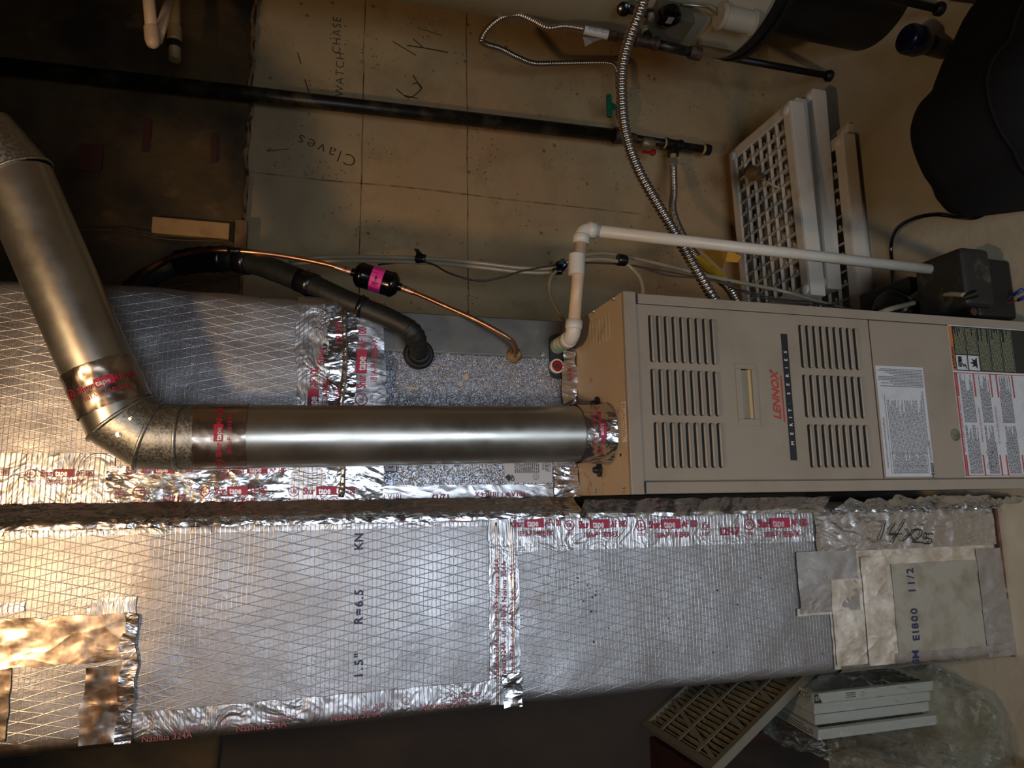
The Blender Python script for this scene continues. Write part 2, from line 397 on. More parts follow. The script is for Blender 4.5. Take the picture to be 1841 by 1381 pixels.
# ---- text, flat lettering laid on a face
def text_polys(s, size, bold=0., shear=0., spacing=1., sx=1.):
    cu = bpy.data.curves.new('txt', 'FONT'); cu.body = s; cu.size = size; cu.shear = shear; cu.space_character = spacing
    cu.offset = bold*size; cu.align_x = 'CENTER'; cu.align_y = 'CENTER'; cu.resolution_u = 3
    o = bpy.data.objects.new('txt', cu); C.objects.link(o)
    dg = bpy.context.evaluated_depsgraph_get(); dg.update()
    me = bpy.data.meshes.new_from_object(o.evaluated_get(dg))
    vs = [(v.co.x*sx, v.co.y) for v in me.vertices]; fs = [tuple(p.vertices) for p in me.polygons]
    bpy.data.objects.remove(o); bpy.data.curves.remove(cu); bpy.data.meshes.remove(me)
    return vs, fs
def write(name, mat, parent, items, mapper, split=False):
    """items: (kind, u, v, ...) drawn in a (u, v) plane, mapper -> room point"""
    if name in ('tape_print', 'stencil', 'fine_print', 'lettering', 'label_heading') and len(items) > 1 and not split:
        def anchor(q):
            if q[0] in 'tTo': return q[1], q[2]
            if q[0] == 'r': return (q[1]+q[3])/2, (q[2]+q[4])/2
            return q[1][0]
        groups = []
        for q in items:
            a_ = anchor(q); near = [g_ for g_ in groups if any(math.hypot(a_[0]-b_[0], a_[1]-b_[1]) < .042 for b_, _ in g_)]
            new = [(a_, q)]
            for g_ in near: new += g_; groups.remove(g_)
            groups.append(new)
        if len(groups) > 1:
            for g_ in groups: write(name, mat, parent, [q for _, q in g_], mapper, True)
            return None
    lite = [('t',)+tuple(q[1:]) for q in items if q[0] == 'T']; items = [q for q in items if q[0] != 'T']
    if lite: write('logo_letters', M['foil_letters'], parent, lite, lambda u, v: mapper(u, v)+Vector((0, -.0005, 0)))
    bm = bmesh.new()
    for it in items:
        k = it[0]
        if k == 't':
            _, u, v, s, size, ang = it[:6]; kw = it[6] if len(it) > 6 else {}
            vs, fs = text_polys(s, size, **kw); c, q = math.cos(ang), math.sin(ang)
            V = [bm.verts.new(mapper(u+a*c-b*q, v+a*q+b*c)) for a, b in vs]
            for f in fs:
                try: bm.faces.new([V[i] for i in f])
                except ValueError: pass
        elif k == 'r':
            _, u0, v0, u1, v1 = it[:5]; n = max(1, int(abs(u1-u0)/.008)); m_ = max(1, int(abs(v1-v0)/.008))
            g = [[bm.verts.new(mapper(u0+(u1-u0)*i/n, v0+(v1-v0)*j/m_)) for j in range(m_+1)] for i in range(n+1)]
            for i in range(n):
                for j in range(m_): bm.faces.new((g[i][j], g[i+1][j], g[i+1][j+1], g[i][j+1]))
        elif k == 'o':                                   # ring
            _, u, v, r, w = it[:5]; n = 22
            a_ = [bm.verts.new(mapper(u+r*math.cos(t), v+r*math.sin(t))) for t in (6.2832*i/n for i in range(n))]
            b_ = [bm.verts.new(mapper(u+(r-w)*math.cos(t), v+(r-w)*math.sin(t))) for t in (6.2832*i/n for i in range(n))]
            for i in range(n): bm.faces.new((a_[i], a_[(i+1) % n], b_[(i+1) % n], b_[i]))
        elif k == 'p':                                   # polygon
            bm.faces.new([bm.verts.new(mapper(*q)) for q in it[1]])
        elif k == 's':                                   # pen stroke
            pts = smoothpath([Vector((a, b, 0)) for a, b in it[1]], 5); w = it[2]; prev = None
            for i, p in enumerate(pts):
                d = (pts[min(i+1, len(pts)-1)]-pts[max(0, i-1)]).normalized(); nrm = Vector((-d.y, d.x, 0))*w/2
                cur = (bm.verts.new(mapper(*(p+nrm)[:2])), bm.verts.new(mapper(*(p-nrm)[:2])))
                if prev: bm.faces.new((prev[0], prev[1], cur[1], cur[0]))
                prev = cur
    me = bpy.data.meshes.new(name); bm.to_mesh(me); bm.free()
    return link(name, me, mat, parent)
def onY(Y, off=.0006, disp=None):
    def f(x, z): return Vector((x, Y-off-(disp(x, z) if disp else 0), z))
    return f
def P2(px, py, Y):
    p = A(px, py, Y=Y); return p.x, p.z
UPX, DN, UPZ = 0., -math.pi/2, math.pi/2           # lettering that runs to +X, down, up
# ---- foil sheets: a profile in plan (x, y) swept over z
def sheet(name, mat, parent, prof, z0, z1, amp=.0012, f=28., res=.006, off=.001, seed=0., rag=.003, under=None, taper=None):
    P = [Vector((a, b, 0)) for a, b in prof]
    L = sum((b-a).length for a, b in zip(P, P[1:])); nu = max(2, int(L/res)); nv = max(2, int((z1-z0)/res))
    pts = [P[0]]+[None]*nu
    def at_s(s):
        for a, b in zip(P, P[1:]):
            d = (b-a).length
            if s <= d+1e-9: t = (b-a)/d; return a+t*s, Vector((t.y, -t.x, 0))
            s -= d
        t = (P[-1]-P[-2]).normalized(); return P[-1], Vector((t.y, -t.x, 0))
    bm = bmesh.new(); g = []
    for i in range(nu+1):
        s = L*i/nu; row = []
        for j in range(nv+1):
            z = z0+(z1-z0)*j/nv
            if j in (0, nv): z += rag*nz(s, z, seed, 30)*2
            ss = s
            if i in (0, nu): ss = min(max(s+rag*nz(z, seed, 2, 30)*2*(1), 0), L)
            p, n = at_s(ss)
            d = off+crumple(ss+seed, z, amp, f, seed)+(under(p.x, z) if under else 0)
            q = p+n*d; row.append(bm.verts.new((q.x, q.y, z)))
        g.append(row)
    for i in range(nu):
        for j in range(nv):
            fc = bm.faces.new((g[i][j], g[i+1][j], g[i+1][j+1], g[i][j+1])); fc.smooth = True
    return obj(name, bm, mat, parent, ang='keep')
def duct_box(name, mat, parent, x0, x1, y0, y1, z0, z1, rad, disp, res=.02):
    bm = bmesh.new()
    c = Vector(((x0+x1)/2, (y0+y1)/2, (z0+z1)/2)); h = Vector(((x1-x0)/2, (y1-y0)/2, (z1-z0)/2))
    def face(ax, sg):
        o = [0, 1, 2]; o.remove(ax); a, b = o
        na = max(4, int(2*h[a]/res)); nb = max(4, int(2*h[b]/res)); g = []
        for i in range(na+1):
            row = []
            for j in range(nb+1):
                q = Vector((0, 0, 0)); q[ax] = sg*h[ax]; q[a] = -h[a]+2*h[a]*i/na; q[b] = -h[b]+2*h[b]*j/nb
                inn = Vector([max(-h[k]+rad, min(h[k]-rad, q[k])) for k in range(3)])
                d = q-inn; n = d.normalized() if d.length > 1e-9 else Vector([sg if k == ax else 0 for k in range(3)])
                p = c+inn+n*rad
                p += n*disp(p.x, p.z, n)
                row.append(bm.verts.new(p))
            g.append(row)
        for i in range(na):
            for j in range(nb):
                f = bm.faces.new((g[i][j], g[i+1][j], g[i+1][j+1], g[i][j+1])); f.smooth = True
    for ax in range(3):
        for sg in (-1, 1): face(ax, sg)
    bmesh.ops.remove_doubles(bm, verts=bm.verts[:], dist=.0004)
    return obj(name, bm, mat, parent)
def screw(parent, p, d, r=.004):
    return lt('screw', M['screw'], parent, p, d, [(0, r*1.25), (.0012, r*1.25), (.0013, r*.8), (.004, r*.75)], 6)

# ================================================================== THE SETTING
def struct(name, *a, mat=None):
    return tag(bx(name, mat, None, *a), kind='structure')
WY = 2.0
struct('floor', -2.2, 2.6, -2.2, WY+.2, -.1, 0, mat=M['floor'])
struct('ceiling', -2.2, 2.6, -2.2, WY+.2, 2.56, 2.66, mat=M['darkpaint'])
for k_, yj in enumerate((-1.30, -.90, -.50, -.10, .70, 1.15)):
    struct('trim_%d' % (k_+3), -2.2, 2.6, yj-.019, yj+.019, 2.290, 2.56, mat=pm('joist_wood', '6b4c2c', .8))
struct('wall_back', -2.2, 2.6, WY, WY+.2, 0, 2.56, mat=M['concrete'])
struct('trim_9', -2.0, -.40, WY-.012, WY-.0005, 0, 2.28, mat=pm('shade_dark_panel', '35291c', .8, 0, (('241b12', 3, .4, .7),)))  # added panel; its dark colour replaces the shade on this stretch of wall
struct('wall_right', 2.4, 2.6, -2.2, WY, 0, 2.56, mat=M['concrete'])
struct('wall_left', -2.2, -2.0, -2.2, WY, 0, 2.56, mat=M['darkpaint'])
# wall behind the photographer, with the open doorway the daylight comes through
bm = bmesh.new(); box(bm, -2.0, -.85, -1.9, -1.7, 0, 2.56); box(bm, .1, 2.4, -1.9, -1.7, 0, 2.56); box(bm, -.85, .1, -1.9, -1.7, 2.0, 2.56)
tag(obj('wall_front', bm, M['darkpaint']), kind='structure')
# form joints in the back wall: shallow raised seams and hairline cracks
bm = bmesh.new()
for px in (650, 840):
    for k in range(60):
        x = .2+k*.033; z = A(px, 300, Y=WY).z; j = lambda q: .003*nz(q, z, 0, 9)
        w = .0014+.0014*nz(x, z, 4, 20)
        quad(bm, [(x, WY-.0012, z+j(x)-w), (x+.033, WY-.0012, z+j(x+.033)-w), (x+.033, WY-.0012, z+j(x+.033)+w), (x, WY-.0012, z+j(x)+w)])
tag(obj('trim_1', bm, pm('joint_line_dark', '4c3622', .9, 0, (('7c6040', 20, .4, .6),))), kind='structure')
bm = bmesh.new()
for k in range(70):
    z = .55+k*.018; x = .93+.012*nz(z, 3, 0, 2); w = .0022+.002*nz(z, 8, 1, 25)
    quad(bm, [(x-w, WY-.0012, z), (x+w, WY-.0012, z), (.93+.012*nz(z+.018, 3, 0, 2)+w, WY-.0012, z+.018), (.93+.012*nz(z+.018, 3, 0, 2)-w, WY-.0012, z+.018)])
tag(obj('trim_2', bm, pm('joint_line_faint', '6e5538', .9, 0, (('8f7c5c', 20, .4, .6),))), kind='structure')
# handwriting on the wall
def wtxt(px, py, s, hpx, dirn, **kw):
    x, z = P2(px, py, WY); sc_ = (A(px+10, py, Y=WY)-A(px, py, Y=WY)).length/10
    return ('t', x, z, s, hpx*sc_*1.25, dirn, kw)
def wst(pts, w=.0035): return ('s', [P2(a, b, WY) for a, b in pts], w)
hw = thing('wall_writing', 'pencil words and letters handwritten on the concrete wall beside the black gas pipe', 'writing', (.95, WY, 1.5))
for w_, y_ in (('WATCH', 134), ('CHASE', 64)): write('lettering', M['pencil'], hw, [wtxt(606+(y_-64)*.08, y_, w_, 17, UPX, spacing=1.22, bold=-.012)], onY(WY, .0012))
items = [wtxt(588, 271, 'Claves', 27, UPZ-.30, spacing=1.25, bold=-.014)]
write('lettering', M['pencil'], hw, items, onY(WY, .0012))
write('lettering', M['pencil'], hw, [wst([(712, 160), (735, 176), (757, 160), (750, 150), (742, 152)]), wst([(727, 172), (752, 178)]), wst([(758, 160), (742, 135)]),
      wst([(706, 75), (748, 100)], .003), wst([(732, 82), (770, 88), (805, 95)], .004), wst([(742, 70), (760, 85)], .003), wst([(750, 50), (795, 65)], .002),
      wst([(535, 95), (541, 115)], .003), wst([(548, 143), (556, 167)], .003), wst([(480, 272), (520, 268)], .002), wst([(480, 272), (488, 266)], .002)], onY(WY, .0012))

# ---- brown kraft paper covering the upper wall
kz = A(445, 300, Y=WY-.03).z
t = thing('kraft_paper_covering', 'dark brown kraft paper insulation facing on the upper wall with a torn edge', 'insulation', (.5, WY-.03, kz))
bm = bmesh.new(); g = []
NX, NZ = 90, 40
for i in range(NX+1):
    row = []
    for j in range(NZ+1):
        x = -1.9+4.2*i/NX; z = kz+(2.555-kz)*j/NZ
        if j == 0: z += .006*nz(x, 0, 0, 18)+.004*nz(x, 3, 0, 60)
        row.append(bm.verts.new((x, WY-.028-.007*nz(x, z, 2, 6)-.003*nz(x, z, 5, 22), z)))
    g.append(row)
for i in range(NX):
    for j in range(NZ): bm.faces.new((g[i][j], g[i+1][j], g[i+1][j+1], g[i][j+1])).smooth = True
bot = [(r[0], bm.verts.new((r[0].co.x, WY, r[0].co.z))) for r in g]
for (a, b), (c, d) in zip(bot, bot[1:]): bm.faces.new((a, c, d, b))
obj('paper', bm, M['kraft'], t)
bm = bmesh.new()
pr = None
for k in range(150):
    x = .35+k*.011; z = kz+.003+.012*nz(x, 1, 0, 14); w = .004+.010*abs(nz(x, 5, 3, 19)); y = WY-.038-.008*nz(x, 0, 7, 25)
    cur = [bm.verts.new((x, WY-.03, z+w)), bm.verts.new((x, y, z+w*.2)), bm.verts.new((x, WY-.03, z-w))]
    if pr:
        for q in range(2): bm.faces.new((pr[q], pr[q+1], cur[q+1], cur[q]))
    pr = cur
obj('torn_edge', bm, M['torn'], t)
def redp(a, b, c, d):
    x0, z1 = P2(a, d, WY-.04); x1, z0 = P2(c, b, WY-.04); return ('r', x0, z0, x1, z1)
for q_ in ((140, 262, 185, 305), (255, 215, 272, 272), (378, 240, 392, 292)): write('print', pm('dull_red_print', '4a2017', .8), t, [redp(*q_)], onY(WY-.037, .003))
x0, z0 = P2(412, 432, 1.94); x1, z1 = P2(275, 395, 1.94)
bx('lath', M['wood'], t, x0, x1+.005, 1.93, 1.955, z0, z1, bev=.002)
x0, z0 = P2(443, 455, 1.94); x1, z1 = P2(424, 398, 1.94)
bx('lath', pm('aged_pine', '7c5c34', .7, 0, (('5f4526', 20, .5, .7),)), t, x0, x1, 1.925, 1.955, z0, z1, bev=.002)
tag(tb('electrical_wire', M['wire'], None, [A(130, 412, Y=1.9), A(170, 414, Y=1.9), A(210, 414, Y=1.9), A(300, 430, Y=1.9), A(380, 434, Y=1.9), A(420, 446, Y=1.92)], .0028, 8, 6),
    'thin loose wire hanging across the brown kraft paper near the pine lath', 'wire')
tag(tb('electrical_wire', M['wire'], None, [A(205, 538, Y=1.62), A(290, 520, Y=1.7), A(380, 505, Y=1.78), A(450, 490, Y=1.9)], .0025, 8, 6),
    'thin dark wire behind the black insulated line near the foil duct edge', 'wire')

# ================================================================== FURNACE
FY = 1.1435; FX0, FX1 = .007, .375; FZ = 1.045; FD = .72
fu = thing('furnace', 'tall beige metal gas furnace with louvered front door and warning labels', 'furnace', (.19, 1.5, 0))
bm = bmesh.new()
box(bm, FX0, FX1, FY+.012, FY+FD, .0, FZ-.004)
box(bm, FX0, FX0+.021, FY, FY+.02, 0, FZ-.03, .0015); box(bm, FX1-.019, FX1, FY, FY+.02, 0, FZ-.03, .0015)
obj('cabinet', bm, M['beige'], fu)
bm = bmesh.new()
box(bm, FX0-.001, FX1+.001, FY+.001, FY+FD, FZ-.003, FZ+.001, .0008)
obj('top_panel', bm, M['beige_top'], fu)
for k in range(8):
    pass
# embossed ribs on the top panel
bm = bmesh.new()
for k in range(7):
    x = .355-k*.0; y = FY+.06+k*.016
    box(bm, .30, .352, y, y+.004, FZ, FZ+.0018, .0008)
obj('embossed_rib', bm, M['beige_top'], fu)
ctop = FZ-.001; cbot = A(1150, 700, Y=FY-.004).z
bx('top_flange', M['beige'], fu, FX0-.001, FX1+.001, FY-.005, FY+.004, cbot, FZ+.001, bev=.0012)
zs = A(1566, 640, Y=FY).z                                 # joint between the two doors
DX0, DX1 = FX0+.0235, FX1-.0215; DZ1 = cbot-.001
hx0, hz0 = P2(1357, 760, FY); hx1, hz1 = P2(1326, 660, FY)
hx0, hz0 = A(1340, 764, Y=FY).x, A(1354, 710, Y=FY).z; hx1, hz1 = A(1340, 655, Y=FY).x, A(1330, 710, Y=FY).z
def door_plate(bm, z0, z1, hole=None):
    if hole:
        a, b, c, d = hole
        for q in ((DX0, a, z0, z1), (b, DX1, z0, z1), (a, b, z0, c), (a, b, d, z1)):
            box(bm, q[0], q[1], FY-.002, FY+.010, q[2], q[3])
        bmesh.ops.remove_doubles(bm, verts=bm.verts[:], dist=1e-5)
    else: box(bm, DX0, DX1, FY-.002, FY+.010, z0, z1, .0015)
# pocket handle, in pixels then metres
px0, px1 = A(1340, 754, Y=FY).x, A(1340, 664, Y=FY).x; pz0, pz1 = A(1352, 710, Y=FY).z, A(1333, 710, Y=FY).z
bm = bmesh.new(); door_plate(bm, zs+.002, DZ1, (px0, px1, pz0, pz1))
ud = obj('upper_door', bm, M['beige'], fu)
fx0, fx1 = A(1340, 766, Y=FY).x, A(1340, 655, Y=FY).x; fz0, fz1 = A(1361, 710, Y=FY).z, A(1323, 710, Y=FY).z
bm = bmesh.new()
box(bm, fx0, px0, FY-.0045, FY-.0015, fz0, fz1, .001); box(bm, px1, fx1, FY-.0045, FY-.0015, fz0, fz1, .001)
box(bm, px0, px1, FY-.0045, FY-.0015, fz0, pz0, .001); box(bm, px0, px1, FY-.0045, FY-.0015, pz1, fz1, .001)
dp = .024
for a in ([(px0, FY, pz1), (px1, FY, pz1), (px1, FY+dp, pz1), (px0, FY+dp, pz1)], [(px0, FY, pz0), (px1, FY, pz0), (px1, FY+dp, (pz0+pz1)/2), (px0, FY+dp, (pz0+pz1)/2)],
          [(px0, FY+dp, (pz0+pz1)/2), (px1, FY+dp, (pz0+pz1)/2), (px1, FY+dp, pz1), (px0, FY+dp, pz1)],
          [(px0, FY, pz0), (px0, FY, pz1), (px0, FY+dp, pz1), (px0, FY+dp, (pz0+pz1)/2)], [(px1, FY, pz0), (px1, FY, pz1), (px1, FY+dp, pz1), (px1, FY+dp, (pz0+pz1)/2)]):
    quad(bm, a, 1)
obj('handle', bm, [M['beige'], M['pocket']], ud, ang='keep')
def louver(bm, xa, xb, z, w, h=.0055):
    """a pressed scoop, its mouth along the upper edge"""
    n, m_ = 18, 5; L = (xb-xa)/2; xc = (xa+xb)/2; r = w/2; g = []
    for i in range(n+1):
        s = -1+2*i/n; s = math.sin(s*math.pi/2); x = xc+s*L; e = max(0, L-abs(x-xc))
        k = math.sqrt(max(0, 1-(1-min(1, e/r))**2)); row = []
        for t_, hh_ in ((0, 0), (.25, .62), (.5, .92), (.72, 1.), (.88, .86), (.96, .62)):
            row.append(bm.verts.new((x, FY-.0021-h*k*hh_, z-r*k+2*r*k*t_)))
        g.append(row)
    for i in range(n):
        for j in range(m_): bm.faces.new((g[i][j], g[i+1][j], g[i+1][j+1], g[i][j+1])).smooth = True
    for i in range(n):
        a_, b_ = g[i][-1].co, g[i+1][-1].co
        quad(bm, [(a_.x, a_.y+.0004, a_.z), (b_.x, b_.y+.0004, b_.z), (b_.x, FY-.0023, b_.z+.0030*min(1, abs(b_.y-FY)/.003)), (a_.x, FY-.0023, a_.z+.0030*min(1, abs(a_.y-FY)/.003))], 1)
def bank(px_l, px_r, py_t, py_b):
    bm = bmesh.new(); pm_ = (py_t+py_b)/2
    xa = A((px_l+px_r)/2, py_b, Y=FY).x; xb = A((px_l+px_r)/2, py_t, Y=FY).x
    z1 = A(px_l, pm_, Y=FY).z; z0 = A(px_r, pm_, Y=FY).z
    for k in range(9): louver(bm, xa, xb, z1+(z0-z1)*k/8-.001, .0082)
    me = obj('louver_bank', bm, [M['beige'], M['mouth_shade']], ud, ang='keep')
for a in ((1171, 1281, 571, 654), (1175, 1287, 666, 748), (1181, 1294, 760, 842),
          (1441, 1538, 588, 664), (1448, 1547, 676, 752), (1457, 1557, 764, 841)): bank(*a)
bm = bmesh.new(); door_plate(bm, .06, zs-.002); ld = obj('lower_door', bm, M['beige'], fu)
bx('base_rail', M['beige'], fu, FX0, FX1, FY, FY+.02, 0, .058, bev=.001)
# lettering of the upper door
def fdec(px, py, s, hpx, dirn, Y=FY-.002, **kw):
    x, z = P2(px, py, Y); sc_ = (A(px+10, py, Y=Y)-A(px, py, Y=Y)).length/10
    return ('t', x, z, s, hpx*sc_*1.38, dirn, kw)
MF = onY(FY-.002, .0005)
lx, lz = P2(1396, 712, FY)
wl = A(1396, 760, Y=FY).x, A(1396, 667, Y=FY).x
vs, fs = text_polys('LENNOX', .03, .03, .28)
wd_ = max(v[0] for v in vs)-min(v[0] for v in vs); size = .03*(wl[1]-wl[0])*.97/wd_
write('logo', M['logo_red'], ud, [('t', lx, lz+.002, 'LENNOX', size, 0, dict(bold=.03, shear=.28)),
      ('r', wl[0]+.001, lz-.0135, wl[1]-.010, lz-.0105), ('t', wl[1]-.001, lz+.010, '®', .008, 0)], MF)
bx0, bx1 = A(1420, 828, Y=FY).x, A(1412, 601, Y=FY).x; bz = A(1417, 715, Y=FY).z
bar = write('name_strip', M['ink'], ud, [('r', bx0, bz-.0075, bx1, bz+.0075)], onY(FY-.002, .0004))
its = []
for ch, py in zip('MERIT·SERIES', (797, 780, 764, 751, 738, 726, 708, 692, 676, 662, 648, 634)):
    x, z = A(1417, py, Y=FY).x, bz; its.append(('t', x, z, ch, .0095, 0, dict(bold=.02)))
write('name_lettering', pm('white_print', 'cfcabc', .5), ud, its, onY(FY-.002, .0008))
# pages of small print
def lines_of_print(u0, u1, v0, v1, pitch, hgt, vert=False, fill=.92, seed=1):
    q = random.Random(seed); it = []
    v = v1-pitch
    while v > v0:
        u = u0; end = u0+(u1-u0)*(q.random()*.35+.65 if q.random() > fill*.6 else 1)
        while u < end:
            w = pitch*(.8+2.6*q.random()); w = min(w, end-u)
            if w > hgt*.3: it.append(('r', u, v, u+w, v+hgt) if not vert else ('r', v, u, v+hgt, u+w))
            u += w+pitch*.35
        v -= pitch
    return it
def rectpx(a, b, c, d, Y):
    """pixel rectangle left, top, right, bottom -> x0, z0, x1, z1"""
    m1, m2 = (a+c)/2, (b+d)/2
    return A(m1, d, Y=Y).x, A(c, m2, Y=Y).z, A(m1, b, Y=Y).x, A(a, m2, Y=Y).z
# diagnostic label
x0, z0, x1, z1 = rectpx(1582, 660, 1668, 857, FY)
lab = bx('label_sheet', M['paper'], ld, x0, x1, FY-.0024, FY-.002, z0, z1)
it = []
it += lines_of_print(x0+.045, x1-.07, z0+.014, z1-.018, .0034, .0013, seed=3)
it += lines_of_print(x0+.006, x0+.045, z0+.014, z1-.018, .0030, .0014, seed=4)
it += lines_of_print(z0+.004, z1-.004, x1-.045, x1-.004, .0032, .0016, vert=True, seed=6)
it += lines_of_print(x0+.06, x1-.05, z0+.006, z0+.012, .0024, .0010, seed=9)
write('fine_print', M['greyprint'], lab, it, onY(FY-.0024, .0004))
it = [('r', x0+.005, z0+.013, x1-.060, z0+.0135), ('r', x0+.005, z1-.0150, x1-.060, z1-.0145), ('r', x0+.045, z0+.013, x0+.0454, z1-.015), ('r', x0+.022, z0+.013, x0+.0224, z1-.015),
      ('t', (x0+x1)/2-.045, z1-.007, 'DIAGNOSTIC CODES/STATUS OF FURNACE', .0052, 0), ('t', x0+.012, z0+.005, 'LENNOX', .0075, 0, dict(bold=.04, shear=.25)), ('t', x0+.052, z0+.005, 'INDUSTRIES INC.', .0055, 0), ('r', x0+.002, z0+.0012, x0+.026, z0+.0022)]
write('label_heading', M['ink'], lab, it, onY(FY-.0024, .0006))
# warning label
x0, z0, x1, z1 = rectpx(1718, 590, 1850, 857, FY); xm = A(1780, 672, Y=FY).x; z0 -= .03
lab = bx('label_sheet', M['paper'], ld, x0, x1, FY-.0024, FY-.002, z0, z1)
write('dark_panel', M['darkpanel'], lab, [('r', xm+.003, z0+.002, x1-.002, z1-.010)], onY(FY-.0024, .0004))
write('warning_strip', M['orange'], lab, [('r', xm+.003, z1-.0095, x1-.002, z1-.001)], onY(FY-.0024, .0004))
write('warning_word', M['ink'], lab, [('t', xm+.034, z1-.0053, 'WARNING', .0085, 0, dict(bold=.03)), ('p', [(xm+.006, z1-.008), (xm+.013, z1-.008), (xm+.0095, z1-.0022)])], onY(FY-.0024, .0007))
it = []
for k in range(5):
    zt = z1-.012-k*.033
    it += lines_of_print(xm+.040, x1-.004, zt-.029, zt, .0031, .0014, seed=20+k) if k < 2 else lines_of_print(xm+.006, x1-.004, zt-.029, zt, .0031, .0014, seed=20+k)
write('fine_print', M['paleprint'], lab, it, onY(FY-.0024, .0007))
it = [('r', xm+.005, z1-.041, xm+.037, z1-.012), ('r', xm+.005, z1-.074, xm+.037, z1-.045)]+[('r', xm+.003, z1-.0128-.033*k-.030, x1-.002, z1-.0124-.033*k-.030) for k in range(5)]
write('pictogram_panel', M['paper'], lab, it, onY(FY-.0024, .0008))
a, b = xm+.021, z1-.0265
hand = [('r', a-.010+q*.0, b+.001+q*.0034, a+.004, b+.0036+q*.0034) for q in range(3)]+[('r', a+.002, b-.0005, a+.013, b+.0095), ('s', [(a-.001, b-.001), (a-.008, b-.004), (a-.004, b-.008), (a-.013, b-.012)], .0028)]
b2 = z1-.0595; star = []
for k in range(9):
    an = math.pi*k/8; star.append((a-.013*math.cos(an)*(1 if k % 2 == 0 else .55), b2-.009+.018*math.sin(an)*(1 if k % 2 == 0 else .45)+(.0 if k in (0, 8) else .003)))
write('pictogram', M['ink'], lab, hand+[('p', star)], onY(FY-.0024, .0011))
xr = xm
bars = [('r', x0+.002, z1-.0055, xr-.001, z1-.0015), ('r', x0+.002, z0+.002, x0+.0035, z1-.002), ('r', xr-.0025, z0+.002, xr-.001, z1-.002)]
for k, zz in enumerate((.006, .052, .098, .115, .16)): bars += [('r', xr-.052, z1-.004-zz, xr-.002, z1-.0005-zz), ('r', x0+.002, z1-.004-zz, x0+.045, z1-.0005-zz)]
write('red_border', M['redprint'], lab, bars, onY(FY-.0024, .0005))
it = [('t', (x0+xr)/2+.0, z1-.0085, 'FOR YOUR SAFETY READ BEFORE OPERATING', .0052, 0)]
write('label_heading', M['redprint'], lab, [('t', (x0+xr)/2-.002, z1-.0085+.0002, 'FOR YOUR SAFETY READ BEFORE OPERATING', .0055, 0), ('t', (x0+xr)/2-.002, z1-.058, 'OPERATING INSTRUCTIONS', .0058, 0), ('t', (x0+xr)/2-.002, z1-.104, 'TO TURN OFF GAS TO APPLIANCE', .0052, 0)], onY(FY-.0024, .0009))
it = []
for k, (zt, zb) in enumerate(((.014, .050), (.066, .094), (.12, .155))):
    it += lines_of_print(x0+.006, (x0+xr)/2-.003, z1-zb, z1-zt, .0031, .0014, seed=40+k)+lines_of_print((x0+xr)/2+.003, xr-.005, z1-zb, z1-zt, .0031, .0014, seed=50+k)
it += [('o', x0+.03, z1-.078, .011, .0008), ('o', x0+.05, z1-.072, .008, .0008), ('o', x0+.022, z1-.068, .006, .0008), ('o', x0+.052, z1-.088, .006, .0006)]
write('fine_print', M['greyprint'], lab, it, onY(FY-.0024, .0006))
# knock-out stain on the lower door
x, z = P2(1716, 782, FY); lt('knockout', pm('greenish_knockout', '6e6a50', .5, 0, (('4f5139', 60, .4, .6),)), ld, (x, FY-.002, z), (0, -1, 0), [(0, .0128), (.0006, .0128), (.0008, .0110), (.0003, .0105)], 28)
# top: sticker, screws, grommet plugs, flue collar
c0, c1 = A(1113, 797, Z=FZ), A(1113, 725, Z=FZ)
st = bx('sticker', pm('white_sticker', 'cdb8a0', .4), fu, c0.x, c1.x, FY+.006, FY+.022, FZ+.001, FZ+.0016, bev=.0002)
bm = bmesh.new()
for k in range(4):
    for q in range(14):
        if R.random() > .2:
            xx = c0.x+.004+q*.0048; box(bm, xx, xx+.0034, FY+.008+k*.0034, FY+.0095+k*.0034, FZ+.0016, FZ+.0018)
obj('sticker_print', bm, M['greyprint'], st)
for q in ((1104, 537), (1122, 880), (1071, 882), (1068, 560)):
    p = A(*q, Z=FZ+.001); screw(fu, (p.x, p.y, FZ+.001), (0, 0, 1), .0042)
for q, r_ in (((1076, 845), .0135), ((1072, 726), .014)):
    p = A(*q, Z=FZ+.004); lt('grommet', M['black'], fu, (p.x, p.y, FZ+.001), (0, 0, 1), [(0, r_), (.004, r_), (.006, r_*.75), (.006, r_*.5), (.014, r_*.42), (.015, r_*.2)], 20)
p = A(1117, 818, Z=FZ); lt('hole_plug', pm('blue_plug', '1a2530', .4), fu, (p.x, p.y, FZ+.001), (0, 0, 1), [(0, .003), (.001, .003)], 10)

# ================================================================== COIL CABINET
CYY = 1.39; CX0, CX1 = .006, .380; CZ0 = FZ+.002; CZ1 = A(668, 700, Y=1.365).z-.006
co = thing('coil_cabinet', 'embossed grey metal evaporator coil cabinet standing on the beige furnace', 'cabinet', (.19, 1.6, CZ0))
sx = A(840, 637, Y=CYY).x
bx('casing', M['coil'], co, CX0, sx-.001, CYY, CYY+.46, CZ0, CZ1, bev=.002)
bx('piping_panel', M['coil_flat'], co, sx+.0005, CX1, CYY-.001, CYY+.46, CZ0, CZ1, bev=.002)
bm = bmesh.new(); box(bm, sx-.0015, sx+.0015, CYY-.003, CYY, CZ0, CZ1); obj('seam', bm, M['coil_flat'], co)
for q in ((708, 636), (805, 637), (975, 638)): p = A(*q, Y=CYY); screw(co, (p.x, CYY-.003, p.z), (0, -1, 0), .004)
